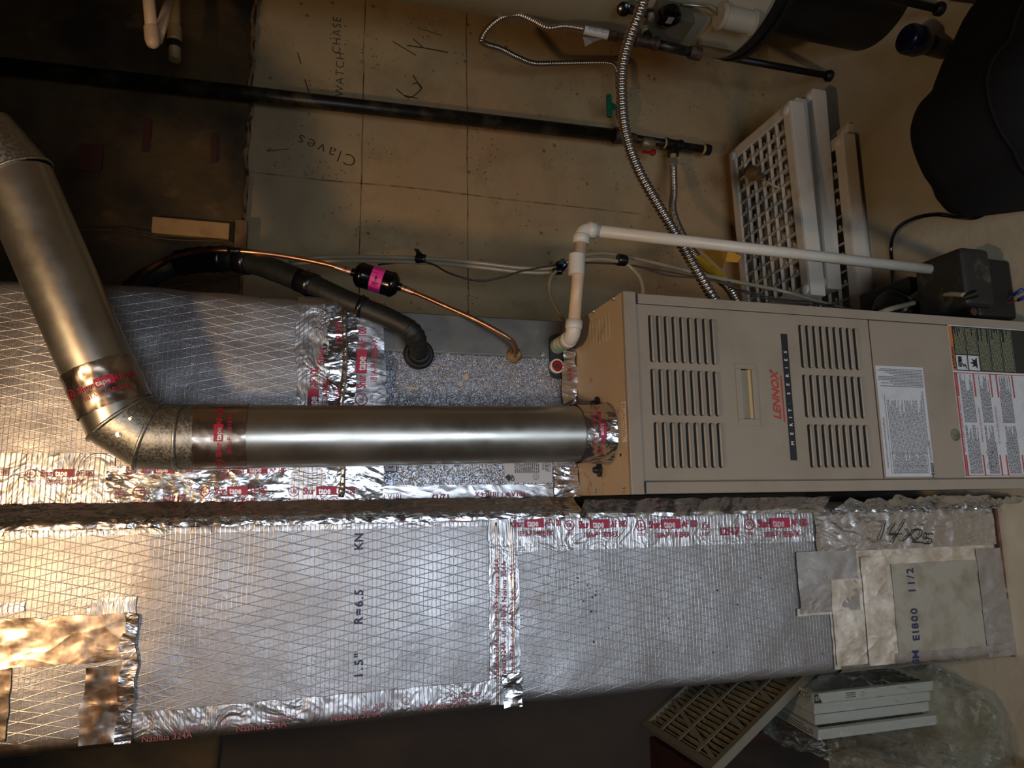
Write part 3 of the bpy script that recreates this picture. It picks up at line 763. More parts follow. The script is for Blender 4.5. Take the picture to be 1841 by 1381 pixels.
# rubber grommet of the suction line, port of the liquid line
GS = A(752, 638, Y=CYY)
lt('grommet', M['black'], co, (GS.x, CYY, GS.z), (0, -1, 0), [(0, .031), (.006, .031), (.010, .027), (.010, .023), (.014, .021), (.020, .019)], 32)
GL = A(925, 640, Y=CYY)
bm = bmesh.new(); lathe(bm, (GL.x, CYY, GL.z), (0, -1, 0), [(0, .016), (.004, .0165), (.008, .013), (.014, .011), (.020, .008)], 14)
for v in bm.verts: v.co += Vector((nz(*v.co, 90), 0, nz(v.co.z, v.co.x, v.co.y, 90)))*.005
obj('port_collar', bm, pm('crusty_tan_foam', '8a6f45', .8, 0, (('4a3a24', 60, .5, .6),)), co)
# black drain plate with a red plug
PD = A(1003, 645, Y=CYY)
p0 = A(1003, 612, Y=CYY); p1 = A(1003, 672, Y=CYY)
bm = bmesh.new(); pts = []
for cxx, sgn in ((p0.x, 1), (p1.x, -1)):
    for k in range(9):
        an = -math.pi/2+math.pi*k/8 if sgn == 1 else math.pi/2+math.pi*k/8
        pts.append((cxx+.016*math.cos(an)*.8*abs(1)*1, PD.z+.02*math.sin(an)))
f0 = [bm.verts.new((a, CYY-.001, b)) for a, b in pts]; f1 = [bm.verts.new((a, CYY-.008, b)) for a, b in pts]
bm.faces.new(f1); n = len(pts)
for k in range(n): bm.faces.new((f0[k], f0[(k+1) % n], f1[(k+1) % n], f1[k]))
obj('drain_plate', bm, M['black'], co)
p = A(1000, 659, Y=CYY-.008)
lt('drain_port', M['pvc'], co, (p.x, CYY-.008, p.z), (0, -1, 0), [(0, .0155), (.006, .0155), (.0065, .012), (.0035, .0115)], 28)
rp = lt('drain_plug', M['red'], co, (p.x, CYY-.0125, p.z), (0, -1, 0), [(0, .0118), (.003, .0118), (.0035, .0105), (.001, .009), (.001, .005)], 26)
bx('plug_socket', pm('deep_red', '4a0b08', .5), rp, p.x-.0048, p.x+.0048, CYY-.0150, CYY-.0136, p.z-.0048, p.z+.0048)
DP = A(1003, 622, Y=CYY-.01)
lt('drain_port', M['pvc_green'], co, (DP.x, CYY-.008, DP.z), (0, -1, 0), [(0, .0165), (.022, .0165), (.022, .015)], 28)
# paint splats
bm = bmesh.new()
def splat(q, sx_, sz_, n=9):
    c = A(*q, Y=CYY); vs = []
    for k in range(18):
        an = 6.283*k/18; r_ = 1+.5*nz(math.cos(an), math.sin(an), q[0], 1.7); vs.append(bm.verts.new((c.x+sx_*r_*math.cos(an), CYY-.0008, c.z+sz_*r_*math.sin(an))))
    bm.faces.new(vs)
splat((740, 698), .003, .014); splat((838, 678), .008, .006); splat((828, 691), .004, .005)
obj('splatter', bm, pm('cream_splatter', 'b0a58c', .7), co)
# spec label behind the flue
x0, z0, x1, z1 = rectpx(906, 800, 992, 868, CYY)
sl = bx('label_sheet', M['paper'], co, x0, x1, CYY-.0016, CYY-.0010, z0, z1)
it = lines_of_print(x0+.020, x1-.02, z0+.026, z1-.020, .0042, .0018, seed=70)+lines_of_print(x0+.026, x1-.01, z0+.012, z0+.024, .0032, .0012, seed=71)
it += [('r', x0+.022+k*.0026, z0+.008, x0+.022+k*.0026+(.0014 if k % 3 else .0008), z0+.014) for k in range(9)]
it += [('t', x0+.034, z0+.0045, '7116021', .0075, 0), ('o', x0+.012, z0+.036, .0065, .0008), ('t', x0+.012, z0+.036, 'UL', .006, 0), ('p', [(x0+.002, z1-.010), (x0+.012, z1-.001), (x0+.018, z1-.010), (x0+.010, z1-.015)]), ('t', x0+.010, z1-.018, 'DP', .010, 0, dict(bold=.04))]
write('fine_print', M['ink'], sl, it, onY(CYY-.0016, .0004))
x0, z0, x1, z1 = rectpx(692, 820, 714, 849, CYY-.002)
sl = bx('label_sheet', M['paper'], co, x0, x1, CYY-.0022, CYY-.0016, z0, z1)
write('label_print', M['inkblue'], sl, [('t', x0+.02, z0+.012, 'OUT', .012, 0, dict(bold=.05)), ('r', x0, z0, x1, z0+.002), ('r', x0, z0, x0+.002, z1)], onY(CYY-.0022, .0004))

# ================================================================== SUPPLY PLENUM
PY = 1.365; PX0, PX1 = .0, .392; PZ0 = A(668, 700, Y=PY).z
sp = thing('supply_plenum', 'foil-faced insulated supply duct above the grey coil cabinet, behind the round flue', 'duct', (.19, 1.6, PZ0))
pw = lambda x, z: .004*nz(x, z, 11, 5)+.0016*nz(x, z, 17, 18)
def pdisp(x, z, n): return pw(x, z)*(1 if n.y < -.3 else .5)+(.006*nz(x*.3, z, 4, 12) if n.x > .3 else 0)
duct_box('insulated_box', M['facing'], sp, PX0, PX1, PY, PY+.52, PZ0, 2.555, .016, pdisp, .012)
PP = [(PX0+.002, PY), (PX1-.012, PY), (PX1, PY+.012), (PX1+.001, PY+.12)]
def ptape(px0_, px1_, mat, amp, seed, off=.0014, x0=PX0, f=28., over=True, rag=.003):
    z1_ = A(px0_, 640, Y=PY).z; z0_ = A(px1_, 640, Y=PY).z
    return sheet('foil_tape', mat, sp, [(x0+.002, PY)]+(PP[1:] if over else [(over_x, PY)]), z0_, z1_, amp, f, .005, off, seed, rag, pw)
TA = ptape(636, 692, M['tape_flat'], .0010, 3)
TB = ptape(582, 640, M['tape'], .0048, 5, .0024, f=15)
TC = ptape(533, 590, M['tape_thread'], .0018, 8, .0040)
# ridge where the tape is folded
bm = bmesh.new(); zr = A(617, 700, Y=PY-.01).z
tube(bm, [(x, PY-.005-.003*nz(x, 1, 2, 20), zr+.006*nz(x, 0, 1, 9)) for x in [PX0+.01+k*.012 for k in range(31)]], lambda i, s: .0055+.002*nz(s, 0, 0, 40), 10)
obj('tape_fold', bm, M['tape'], sp)
PYt = PY-.0055
def ptx(par, px, py, s, hpx, dirn=UPX, mat='redink', Y=PYt, off=.001, **kw):
    return fdec(px, py, s, hpx, dirn, Y=Y, **kw)
def shur(px, py, Y, dirn=UPX, h=13, second=True, stack=1, ul=True):
    """one repeat of the printed tape legend; (px, py) is where it starts"""
    x, z = P2(px, py, Y); sc_ = (A(px+10, py, Y=Y)-A(px, py, Y=Y)).length/10; c, s_ = math.cos(dirn), math.sin(dirn); it = []
    def at(u, v): return x+u*c-v*s_, z+u*s_+v*c
    def tx(u, v, s, hh, **kw): a_, b_ = at(u, v); it.append(('t', a_, b_, s, hh*1.35, dirn, kw))
    def rc(u0, v0, u1, v1): it.append(('p', [at(u0, v0), at(u1, v0), at(u1, v1), at(u0, v1)]))
    k = sc_*h
    if ul:
        a_, b_ = at(0, 0); it.append(('o', a_, b_, k*.95, k*.14)); tx(0, 0, 'UL', k*.75, bold=.01); tx(0, -k*1.55, 'LISTED', k*.5, bold=.01, sx=.75)
    tx(k*2.75, 0, 'Shur', k*1.36, bold=.03, sx=.60)
    # 'tape' stands in light letters on a red box
    rc(k*4.05, -k*.72, k*7.85, k*.95)
    a_, b_ = at(k*5.6, k*.05); it.append(('T', a_, b_, 'tape', k*1.8, dirn, dict(bold=.025, sx=.7)))
    tx(k*9.75, 0, 'AF 100', k*1.30, bold=.02, sx=.62)
    if second: tx(k*6.1, -k*1.85, '181A-P / 181B-FX', k*1.05, bold=.015, sx=.66)
    return it
mp = lambda Y, off: onY(Y, off)
write('tape_print', M['redink'], sp, shur(650, 668+50, PYt, UPX, 12), lambda x, z: Vector((x, PY-.0036-pw(x, z), z)))
write('tape_print', M['redink'], sp, shur(562, 790, PYt, UPX, 12, ul=False)+shur(562, 640, PYt, UPX, 12)[0:0], lambda x, z: Vector((x, PY-.0072-pw(x, z), z)))
def rowtext(par, surf, rows, mat='redink'):
    it = []
    for px, py, s, hpx, dirn, Y in rows: it.append(fdec(px, py, s, hpx, dirn, Y=Y, bold=.015))
    return write('tape_print', M[mat], par, it, surf)
PM = lambda x, z: Vector((x, PY-.0066-pw(x, z), z))
rowtext(sp, PM, [(577, 640, 'Shur', 13, math.pi/2*0-0, PYt), (611, 600, '12/17', 14, UPX, PYt), (607, 715, '181A-P', 10, UPX, PYt)])

# tape running down the seam between plenum and return duct
def vstrip(parent, xr, Y, za, zb, mat, amp, seed, off, under, f=28., name='foil_tape', res=.006, rag=.003):
    return sheet(name, mat, parent, [(xr[0], Y), (xr[1], Y)], za, zb, amp, f, res, off, seed, rag, under)
zA = A(0, 860, Y=PY).z+.02
def XZ(px, py, Y=PY): p = A(px, py, Y=Y); return p.x, p.z
vstrip(sp, (.001, XZ(100, 815)[0]), PY, XZ(205, 850)[1], 2.3, M['tape_thread'], .0010, 21, .0016, pw)
vstrip(sp, (.001, XZ(350, 838)[0]), PY, XZ(690, 850)[1], XZ(195, 850)[1], M['tape'], .0026, 22, .0020, pw)
vstrip(co, (CX0-.002, XZ(800, 872, CYY)[0]), CYY, CZ0, XZ(640, 880, CYY)[1], M['tape_flat'], .0018, 23, .0014, lambda x, z: 0)
vstrip(co, (CX0-.002, XZ(1020, 840, CYY)[0]), CYY, CZ0-.0, XZ(995, 860, CYY)[1], M['tape'], .006, 24, .003, lambda x, z: 0, 20)
# crumpled foil patch beside the red plug
vstrip(co, (XZ(1030, 728, CYY)[0], XZ(1030, 628, CYY)[0]), CYY, CZ0, XZ(1008, 690, CYY)[1], M['tape'], .007, 25, .010, lambda x, z: 0, 16)
write('tape_print', M['redink'], co, [fdec(1028, 672, 'B-FX', 8, UPX, Y=CYY-.02)], onY(CYY-.0185, .001))
PM2 = lambda x, z: Vector((x, PY-.0052-pw(x, z), z))
write('tape_print', M['redink'], sp, shur(55, 852, PY-.004, DN, 10)+shur(-95, 852, PY-.004, DN, 10, ul=False)+[fdec(20, 910, '12/17', 12, UPZ, Y=PY-.004, bold=.02), fdec(140, 916, 'AF 100', 10, UPZ, Y=PY-.004), fdec(90, 913, 'UL', 9, UPZ, Y=PY-.004)], PM2)
write('tape_print', M['redink'], sp, shur(368, 884, PY-.004, DN, 10)+shur(528, 884, PY-.004, DN, 10)+[fdec(312, 898, '12/17', 14, DN, Y=PY-.004, bold=.02), ('o', *XZ(250, 885, PY-.004), .0105, .0014), fdec(250, 885, 'UL', 8, DN, Y=PY-.004), fdec(250, 901, 'LISTED', 5, DN, Y=PY-.004), fdec(214, 887, '100', 10, DN, Y=PY-.004)]
      + shur(236, 845, PY-.004, DN, 10, second=False)+shur(404, 845, PY-.004, DN, 10, second=False), lambda x, z: Vector((x, PY-.0060-pw(x, z), z)))
write('tape_print', M['redink'], co, [fdec(792, 894, '12/17', 11, UPZ, Y=CYY-.003, bold=.02), fdec(705, 893, '181A-P', 9, UPZ, Y=CYY-.003), fdec(900, 888, '181A-P / 181B-FX', 9, UPZ, Y=CYY-.003), fdec(830, 896, 'LISTED', 6, UPZ, Y=CYY-.003)], onY(CYY-.0045, .0005))

# ================================================================== RETURN DUCT
RY = 1.32; RX0, RX1 = -.376, -.022
rd = thing('return_duct', 'large foil-faced insulated return duct standing on the floor left of the beige furnace', 'duct', (-.2, 1.6, 0))
rw = lambda x, z: .0040*nz(x, z, 31, 4)+.0014*nz(x, z, 37, 15)
def rdisp(x, z, n): return rw(x, z)*(1 if n.y < -.3 else .6)
duct_box('insulated_box', M['facing'], rd, RX0, RX1, RY, RY+.58, .004, 2.555, .017, rdisp, .012)
def XR(py, px=900): return A(px, py, Y=RY).x
def ZR(px, py=1050): return A(px, py, Y=RY).z
# lengthwise strips over the right hand edge
edge = lambda x: [(x, RY), (RX1-.014, RY), (RX1-.004, RY+.004), (RX1, RY+.014), (RX1+.002, RY+.10)]
sheet('foil_tape', M['tape_thread'], rd, edge(XR(983, 1200)), ZR(1475), ZR(925), .0020, 24., .005, .0016, 41, .003, rw)
sheet('foil_tape', M['tape_thread'], rd, edge(XR(955, 500)), ZR(935), 2.3, .0010, 28., .006, .0014, 42, .003, rw)
sheet('foil_tape', M['tape'], rd, edge(XR(985, 1650)), ZR(1797), ZR(1470), .0062, 18., .005, .0022, 43, .004, rw)
# crumpled foil bridging the duct and the furnace side
def bridge(za, zb, y0, amp, seed, mat, xa=RX1-.004, xb=FX0-.001, res=.006, f=17.):
    return sheet('foil_gusset', mat, rd, [(xa-.010, RY-.001), (xa, RY-.003), (xb-.004, y0)], za, zb, amp, f, res, .0015, seed, .003)
bridge(ZR(1475, 900), ZR(1040, 900), RY-.03, .009, 51, M['tape'])
bridge(ZR(1795, 900), ZR(1485, 900), RY-.07, .022, 52, M['tape'])
bridge(ZR(1040, 900), 2.3, RY+.030, .005, 53, M['tape'], xb=.006, f=42.)
# joint band two thirds of the way down
xs = [(RX0-.001, RY+.12), (RX0, RY+.014), (RX0+.014, RY)]
sheet('joint_tape', M['tape_thread'], rd, [(RX0+.006, RY), (RX1-.01, RY)], ZR(932), ZR(878), .0016, 26., .005, .0026, 61, .003, rw)
bm = bmesh.new()
for zz, rr in ((ZR(921), .0030), (ZR(893), .0020)):
    tube(bm, [(x, RY-.0035-rw(x, zz), zz+.004*nz(x, 0, 1, 7)+.012*((x-RX0)/.35-.5)*0) for x in [RX0+.006+k*.008 for k in range(42)]], lambda i, s: rr+.0012*nz(s, zz, 0, 50), 8)
obj('tape_fold', bm, M['tape_thread'], rd)
sheet('foil_tape', M['tape'], rd, [(RX0, RY), (RX0+.06, RY)], ZR(938, 1230), ZR(905, 1230), .006, 22., .005, .003, 62, .003, rw)
# patches, upper left of the picture
def rpatch(a, b, c, d, mat, amp, seed, off=.0018, f=26., rag=.0045):
    x0, z0, x1, z1 = rectpx(a, b, c, d, RY); x0 = max(x0, RX0+.002)
    return sheet('foil_tape', mat, rd, [(x0, RY), (x1, RY)], z0, z1, amp, f, .006, off, seed, rag, rw)
rpatch(-40, 1108, 240, 1196, M['tape_warm'], .0022, 71, .0034)
rpatch(162, 1074, 243, 1110, M['tape_thread'], .0016, 72)
rpatch(148, 1196, 240, 1335, M['tape_warm'], .0040, 73, .0020, 18.)
rpatch(215, 1100, 243, 1335, M['tape'], .0040, 74, .0044, 22.)
rpatch(-40, 1196, 18, 1335, M['tape_warm'], .0022, 75)
rpatch(-30, 1085, 42, 1102, M['tape_thread'], .0016, 76)
# left edge tape with faint red legend
sheet('foil_tape', M['tape_thread'], rd, [(RX0-.001, RY+.10), (RX0, RY+.014), (RX0+.005, RY+.003), (RX0+.014, RY), (RX0+.050, RY)], ZR(905), ZR(245), .0018, 22., .006, .0016, 77, .003, rw)
sheet('foil_tape', M['tape_warm'], rd, [(RX0-.001, RY+.10), (RX0, RY+.014), (RX0+.005, RY+.003), (RX0+.014, RY), (RX0+.020, RY)], ZR(250), 2.3, .0016, 22., .006, .0016, 78, .003, rw)
RM = lambda o: (lambda x, z: Vector((x, RY-o-rw(x, z), z)))
YR = RY-.004
it = []
for px in (1024, 1152): it += shur(px, 945, YR, DN, 9.3)
it += shur(1348, 943, YR, DN, 9.3)
it += shur(906, 943, YR, DN, 9.3, ul=False)
it += [('o', *XZ(1270, 946, YR), .0088, .0012), fdec(1270, 946, 'UL', 7, DN, Y=YR), fdec(1270, 961, 'LISTED', 5, DN, Y=YR), fdec(1312, 956, '12/17', 12, DN, Y=YR, bold=.025)]
write('tape_print', M['redink'], rd, it, RM(.0052))
it = []
for px, dy in ((893, 0), (906, 6), (922, 10)):
    for py in (1040, 1185):
        it += [fdec(px, py+dy, 'Nashua 324A', 9, UPX, Y=YR, bold=.01)]
    it += [fdec(px, 1110+dy, 'UL 181B-FX', 8, UPX, Y=YR), ('o', *XZ(px, 1090+dy, YR), .007, .0009)]
write('tape_print', M['redink2'], rd, it, RM(.0062))
it = []
for k, px in enumerate((300, 470, 640, 800)):
    it += [fdec(px, 1326-(px-300)*.115, 'Nashua 324A', 12, DN, Y=YR), fdec(px+40, 1309-(px-300)*.115, 'UL 181B-FX', 8, DN, Y=YR), ('o', *XZ(px-70, 1318-(px-300)*.115, YR), .007, .0009)]
write('tape_print', M['redink2'], rd, it, RM(.0042))
write('stencil', M['inkblue'], rd, [fdec(646, 1198, '1.5"', 16, UPX, Y=YR, bold=.02, spacing=1.3), fdec(646, 1092, 'R=6.5', 16, UPX, Y=YR, bold=.02, spacing=1.2), fdec(646, 974, 'KN', 16, UPX, Y=YR, bold=.02)], RM(.0018))
# bottom board panel with tapes round it
def rflat(name, a, b, c, d, mat, off, amp=.0004, seed=0, f=20.):
    x0, z0, x1, z1 = rectpx(a, b, c, d, RY); x0 = max(x0, RX0+.003)
    return sheet(name, mat, rd, [(x0, RY), (x1, RY)], z0, z1, amp, f, .008, off, seed, .0008, rw)
rflat('foil_tape', 1490, 985, 1800, 1190, M['tape_dull'], .0014, .0012, 81)
rflat('board_panel', 1607, 1010, 1764, 1178, M['board'], .0032)
rflat('foil_tape', 1496, 1040, 1552, 1196, M['tape_dull'], .0036, .0024, 82)
rflat('foil_tape', 1552, 1000, 1598, 1196, M['tape_dull'], .0040, .0018, 83)
rflat('foil_tape', 1430, 1090, 1545, 1104, M['tape_dull'], .0030, .0018, 84)
rflat('foil_tape', 1432, 990, 1540, 1100, M['tape_flat'], .0040, .0016, 85)
rflat('foil_tape', 1764, 985, 1815, 1182, M['tape_flat'], .0030, .0016, 87)
sheet('foil_tape', M['tape_flat'], rd, [(RX0-.001, RY+.16), (RX0, RY+.014), (RX0+.005, RY+.003), (RX0+.014, RY), (RX0+.03, RY)], .006, ZR(1500), .0022, 20., .006, .003, 88, .003, rw)
bx('base_rim', pm('rusty_brown_rim', '53331f', .7, 0, (('7b4a34', 20, .5, .7),)), rd, RX0-.002, RX1+.001, RY-.003, RY+.58, 0, .007, bev=.002)
x, z = P2(1624, 1065, YR)
write('stencil', M['inkblue'], rd, [fdec(1648, 1182, 'SM', 12, UPX, Y=YR, bold=.02), fdec(1646, 1123, 'EI800', 12, UPX, Y=YR, bold=.02, spacing=1.25), fdec(1638, 1044, '11/2', 12, UPX, Y=YR, bold=.02, spacing=1.25)], RM(.0048))
def rs(pts, w=.0028): return ('s', [P2(a, b, YR) for a, b in pts], w)
write('marker_writing', M['ink'], rd, [rs([(1588, 938), (1584, 955), (1578, 970)]), rs([(1606, 940), (1596, 958), (1618, 960)]), rs([(1622, 938), (1610, 958), (1600, 976)]),
      rs([(1626, 950), (1634, 962), (1640, 972)]), rs([(1646, 950), (1630, 964), (1618, 974)]), rs([(1640, 954), (1652, 952), (1652, 962), (1640, 974), (1656, 975)]), rs([(1674, 960), (1662, 960), (1663, 967), (1671, 970), (1668, 977), (1658, 977)])], RM(.0096))
write('tape_print', M['redink2'], rd, [('r', *XZ(q_+42, 938, YR), *XZ(q_, 929, YR)) for q_ in (690, 812)], RM(.0042))
# brown scuffs and glue flecks
bm = bmesh.new(); q = random.Random(5)
for k in range(34):
    px, py = (q.gauss(1055, 14), q.gauss(1065, 22)) if k < 16 else (q.uniform(980, 1500), q.uniform(1020, 1180))
    c = A(px, py, Y=RY); r_ = q.uniform(.0006, .0022); vs = []
    for j in range(7):
        an = 6.283*j/7; rr = r_*q.uniform(.6, 1.3); vs.append(bm.verts.new((c.x+rr*math.cos(an), RY-.0020-rw(c.x, c.z), c.z+rr*math.sin(an))))
    bm.faces.new(vs)
obj('speckles', bm, pm('brown_fleck', '3f2c18', .7), rd)

# ================================================================== FLUE
FLY = 1.235
fl = thing('flue_pipe', 'round galvanized flue pipe rising from the furnace top and bending off to the right', 'pipe', tuple(A(1085, 781, Y=FLY)))
def fp(px, py, Y=FLY): return A(px, py, Y=Y)
FR = .0525
b0 = fp(1085, 780); b0.z = FZ+.001; b1 = fp(352, 786)
lt('straight_pipe', M['flue'], fl, b0, b1-b0, [(0, FR), ((b1-b0).length, FR)], 64)
lt('collar', M['beige'], fl, b0+Vector((0, 0, .0)), (0, 0, 1), [(0, FR+.007), (.003, FR+.007), (.004, FR+.001), (.02, FR+.001)], 48)
seq = [b1, fp(322, 786), fp(266, 784), fp(216, 752, FLY-.004)]
d_end = (fp(40, 362, FLY-.03)-seq[-1]).normalized()
# gores: each a short cylinder cut on mitre planes
def mitre_chain(pts, r, seg=48):
    n = len(pts); out = []
    dirs = [(pts[i+1]-pts[i]).normalized() for i in range(n-1)]
    for i in range(n-1):
        rings = []
        for e in (i, i+1):
            nrm = dirs[i]
            if 0 < e < n-1: nrm = (dirs[e-1]+dirs[e]).normalized()
            d = dirs[i]; side = Vector((0, 1, 0)); w = d.cross(side).normalized(); side = w.cross(d)
            ring = []
            for k in range(seg):
                a = 2*math.pi*k/seg; o_ = (side*math.cos(a)+w*math.sin(a))*r; p = pts[e]+o_
                t_ = (pts[e]-p).dot(nrm)/d.dot(nrm); ring.append(p+d*t_)
            rings.append(ring)
        out.append(rings)
    return out
topd = fp(28, 318, FLY-.03)
chain = [seq[0], seq[1], seq[2], seq[3], topd]
ch = mitre_chain(chain, FR)
def loft(name, mat, parent, r0, r1, sub=1):
    bm = bmesh.new(); n = len(r0); a = [bm.verts.new(p) for p in r0]; b = [bm.verts.new(p) for p in r1]
    for k in range(n): bm.faces.new((a[k], a[(k+1) % n], b[(k+1) % n], b[k])).smooth = True
    return obj(name, bm, mat, parent)
for i in range(3): loft('elbow_gore', M['elbow'], fl, *ch[i])
loft('diagonal_pipe', M['flue'], fl, *ch[3])
def bead(ring, r=.0032, parent=fl):
    bm = bmesh.new(); n = len(ring); c = sum(ring, Vector())/n
    rings = []
    for k in range(n):
        p = ring[k]; tdir = (ring[(k+1) % n]-ring[k-1]).normalized(); o_ = (p-c).normalized(); b_ = tdir.cross(o_)
        rings.append([bm.verts.new(p+(o_*math.cos(a)+b_*math.sin(a))*r) for a in (2*math.pi*j/8 for j in range(8))])
    for k in range(n):
        for j in range(8): bm.faces.new((rings[k][j], rings[(k+1) % n][j], rings[(k+1) % n][(j+1) % 8], rings[k][(j+1) % 8])).smooth = True
    return obj('ring_bead', bm, M['elbow'], parent)
for i in (0, 1, 2): bead(ch[i][1])
# upper elbow turning back to vertical
e0 = topd; e1 = fp(-22, 262, FLY-.035); e2 = fp(-130, 240, FLY-.035); e3 = fp(-420, 232, FLY-.035)
ch2 = mitre_chain([chain[3], e0, e1, e2, e3], FR+.0012)
for i in (1, 2, 3): loft('elbow_gore' if i < 3 else 'upper_pipe', M['elbow'], fl, *ch2[i])
bead(ch2[1][0], .0026)
# foil bands on the pipe
def band(p, q, r, mat, amp, seed, name='foil_band', seg=96, flare=0.):
    bm = bmesh.new(); d = (q-p); L = d.length; d = d.normalized(); side = Vector((0, 1, 0)); w = d.cross(side).normalized(); side = w.cross(d)
    n = max(4, int(L/.004)); g = []
    for i in range(n+1):
        s = L*i/n; row = []
        for k in range(seg):
            a = 2*math.pi*k/seg; rr = r+.0006+crumple(a*r+seed, s, amp, 22., seed)+flare*(s/L)**4
            ss = s+(.002*nz(a*2, seed, 1, 3) if i in (0, n) else 0)
            row.append(bm.verts.new(p+d*ss+(side*math.cos(a)+w*math.sin(a))*rr))
        g.append(row)
    for i in range(n):
        for k in range(seg): bm.faces.new((g[i][k], g[i][(k+1) % seg], g[i+1][(k+1) % seg], g[i+1][k])).smooth = True
    o = obj(name, bm, mat, fl, ang='keep')
    def onband(u, v, off=.0006):                          # u round the pipe from the front, v along it
        a = math.pi+u/r
        return p+d*v+(side*math.cos(a)+w*math.sin(a))*(r+.0006+amp*.8+off)
    return onband, L
m1, L1 = band(fp(354, 786), fp(446, 785), FR, M['tape_warm'], .0011, 3)
m2, L2 = band(fp(1036, 781), b0+Vector((0, 0, .004)), FR, M['tape'], .0034, 5, flare=.004)
dd = (topd-seq[3]).normalized()
m3, L3 = band(seq[3]+dd*.018, seq[3]+dd*.088, FR, M['tape_warm'], .0028, 7)
def swap(m_): return lambda a, b: m_(a, b)
def bandtext(items, m_): return write('tape_print', M['redink'], fl, items, m_)
def shur_uv(h, u0, v0, ang=0.):
    it = []; k = h
    it.append(('o', u0, v0, k*.95, k*.14)); it.append(('t', u0, v0, 'UL', k, 0))
    it.append(('t', u0+k*3.0, v0, 'Shur', k*1.4, 0, dict(bold=.025))); it.append(('r', u0+k*4.6, v0-k*.68, u0+k*7.6, v0+k*.9)); it.append(('T', u0+k*5.9, v0, 'tape', k*1.3, 0, dict(bold=.02)))
    it.append(('t', u0+k*9.4, v0, 'AF 100', k*1.35, 0, dict(bold=.02))); it.append(('t', u0+k*6, v0-k*1.75, '181A-P / 181B-FX', k*1.05, 0))
    return it
mir = lambda m_, L: (lambda u, v: m_(-u, L-v))
try:
    bandtext(shur_uv(.0088, -.052, L1*.5), lambda u, v: m1(-u, L1-v))
    bandtext(shur_uv(.0088, -.055, L2*.5), lambda u, v: m2(u, v, .0012))
    bandtext(shur_uv(.0088, -.045, L3*.5), lambda u, v: m3(u, v, .0006))
except Exception as e: print('band text', e)
for q in ((222, 758), (244, 769)):
    pass
for a_ in (2.75, 3.05):
    c = (chain[2]+chain[3])*.5
    screw(fl, c+Vector((-.016+(a_-2.75)*.08, -FR+.003, .010-(a_-2.75)*.05)), (-.15, -1, .1), .0034)

# ================================================================== PVC DRAIN
PVY = 1.28; pr_ = .0135
pv = thing('drain_pipe', 'white plastic drain pipe running from the coil cabinet down beside the furnace to the pump', 'pipe', tuple(A(1052, 410, Y=PVY)))
Ev = A(1046, 412, Y=PVY)                                    # upper elbow corner
vx = A(1740, 492, Y=PVY).x
Ebot = Vector((A(1742, 491, Y=PVY).x, PVY, A(1752, 491, Y=PVY).z)); Ebot.z = .165
El = A(1030, 606, Y=PVY+.02)
def elbow(name, a, c, b, r, mat, parent, ln=.030):
    a = (Vector(a)-c).normalized(); b = (Vector(b)-c).normalized(); k = .020
    pts = [c+a*ln, c+a*k]+[(c+a*k)*(1-t)**2+c*2*t*(1-t)+(c+b*k)*t*t for t in (.2, .4, .6, .8)]+[c+b*k, c+b*ln]
    bm = bmesh.new(); tube(bm, pts, r, 28); 
    for e_, d_ in ((c+a*ln, a), (c+b*ln, b)): lathe(bm, e_-d_*.018, d_, [(0, r), (.002, r+.0017), (.018, r+.0020), (.0185, r-.002)], 28)
    return obj(name, bm, mat, parent)
elbow('elbow_fitting', El, Ev, Ebot, .0155, M['pvc'], pv)
tb('riser_pipe', M['pvc'], pv, [Ev+(Ebot-Ev).normalized()*.03, Ebot], .0125, 28)
tb('branch_pipe', M['pvc_tan'], pv, [Ev+(El-Ev).normalized()*.03, El-(El-Ev).normalized()*.02], .0125, 28)
cA = A(1037, 457, Y=PVY+.003); cB = A(1036, 495, Y=PVY+.005)
lt('coupling', M['pvc'], pv, cA, cB-cA, [(0, .0145), (.001, .0165), ((cB-cA).length-.001, .0165), ((cB-cA).length, .0145)], 28)
elbow('elbow_fitting', Ev, El, Vector((DP.x, CYY, DP.z)), .0155, M['pvc'], pv, .034)
dirp = (Vector((DP.x, CYY, DP.z))-El)
lt('primer_ring', M['pvc_green'], pv, El+dirp.normalized()*.030, dirp, [(0, .0165), (max(.01, dirp.length-.054), .0168)], 28)

# ================================================================== REFRIGERANT LINES
sl_ = thing('insulated_suction_line', 'thick black foam-insulated refrigerant pipe curving into the coil cabinet', 'pipe', tuple(GS))
SP = [Vector((GS.x, CYY-.012, GS.z)), A(751, 618, Y=1.355), A(738, 594, Y=1.335), A(700, 573, Y=1.345), A(620, 540, Y=1.37), A(530, 500, Y=1.42), A(450, 472, Y=1.48), A(380, 466, Y=1.53), A(320, 474, Y=1.58), A(262, 503, Y=1.63), A(215, 540, Y=1.68)]
tb('foam_sleeve', M['rubber'], sl_, SP, lambda i, s: .0175+.0055*min(1, s/.30)+.0012*nz(s, 0, 0, 30), 24, 10)
sm = smoothpath(SP, 10)
def wrap(parent, path, i0, i1, r, mat=M['blacktape'], name='tape_wrap'):
    bm = bmesh.new(); pts = path[i0:i1+1]; tube(bm, pts, lambda i, s: r+.0012*math.sin(i*2.1), 24); return obj(name, bm, mat, parent)
wrap(sl_, sm, 46, 49, .0245); wrap(sl_, sm, 36, 37, .0228); wrap(sl_, sm, 12, 22, .0198, M['rubber'], 'elbow_sleeve')
wrap(sl_, sm, 66, 79, .0275); wrap(sl_, sm, 60, 63, .026)
ll = thing('copper_liquid_line', 'thin bare copper refrigerant tube with a black filter drier, above the black insulated line', 'pipe', tuple(GL))
LP = [Vector((GL.x, CYY-.014, GL.z)), A(924, 618, Y=1.355), A(905, 602, Y=1.345), A(860, 577, Y=1.36), A(800, 550, Y=1.385), A(745, 526, Y=1.41), A(722, 518, Y=1.42)]
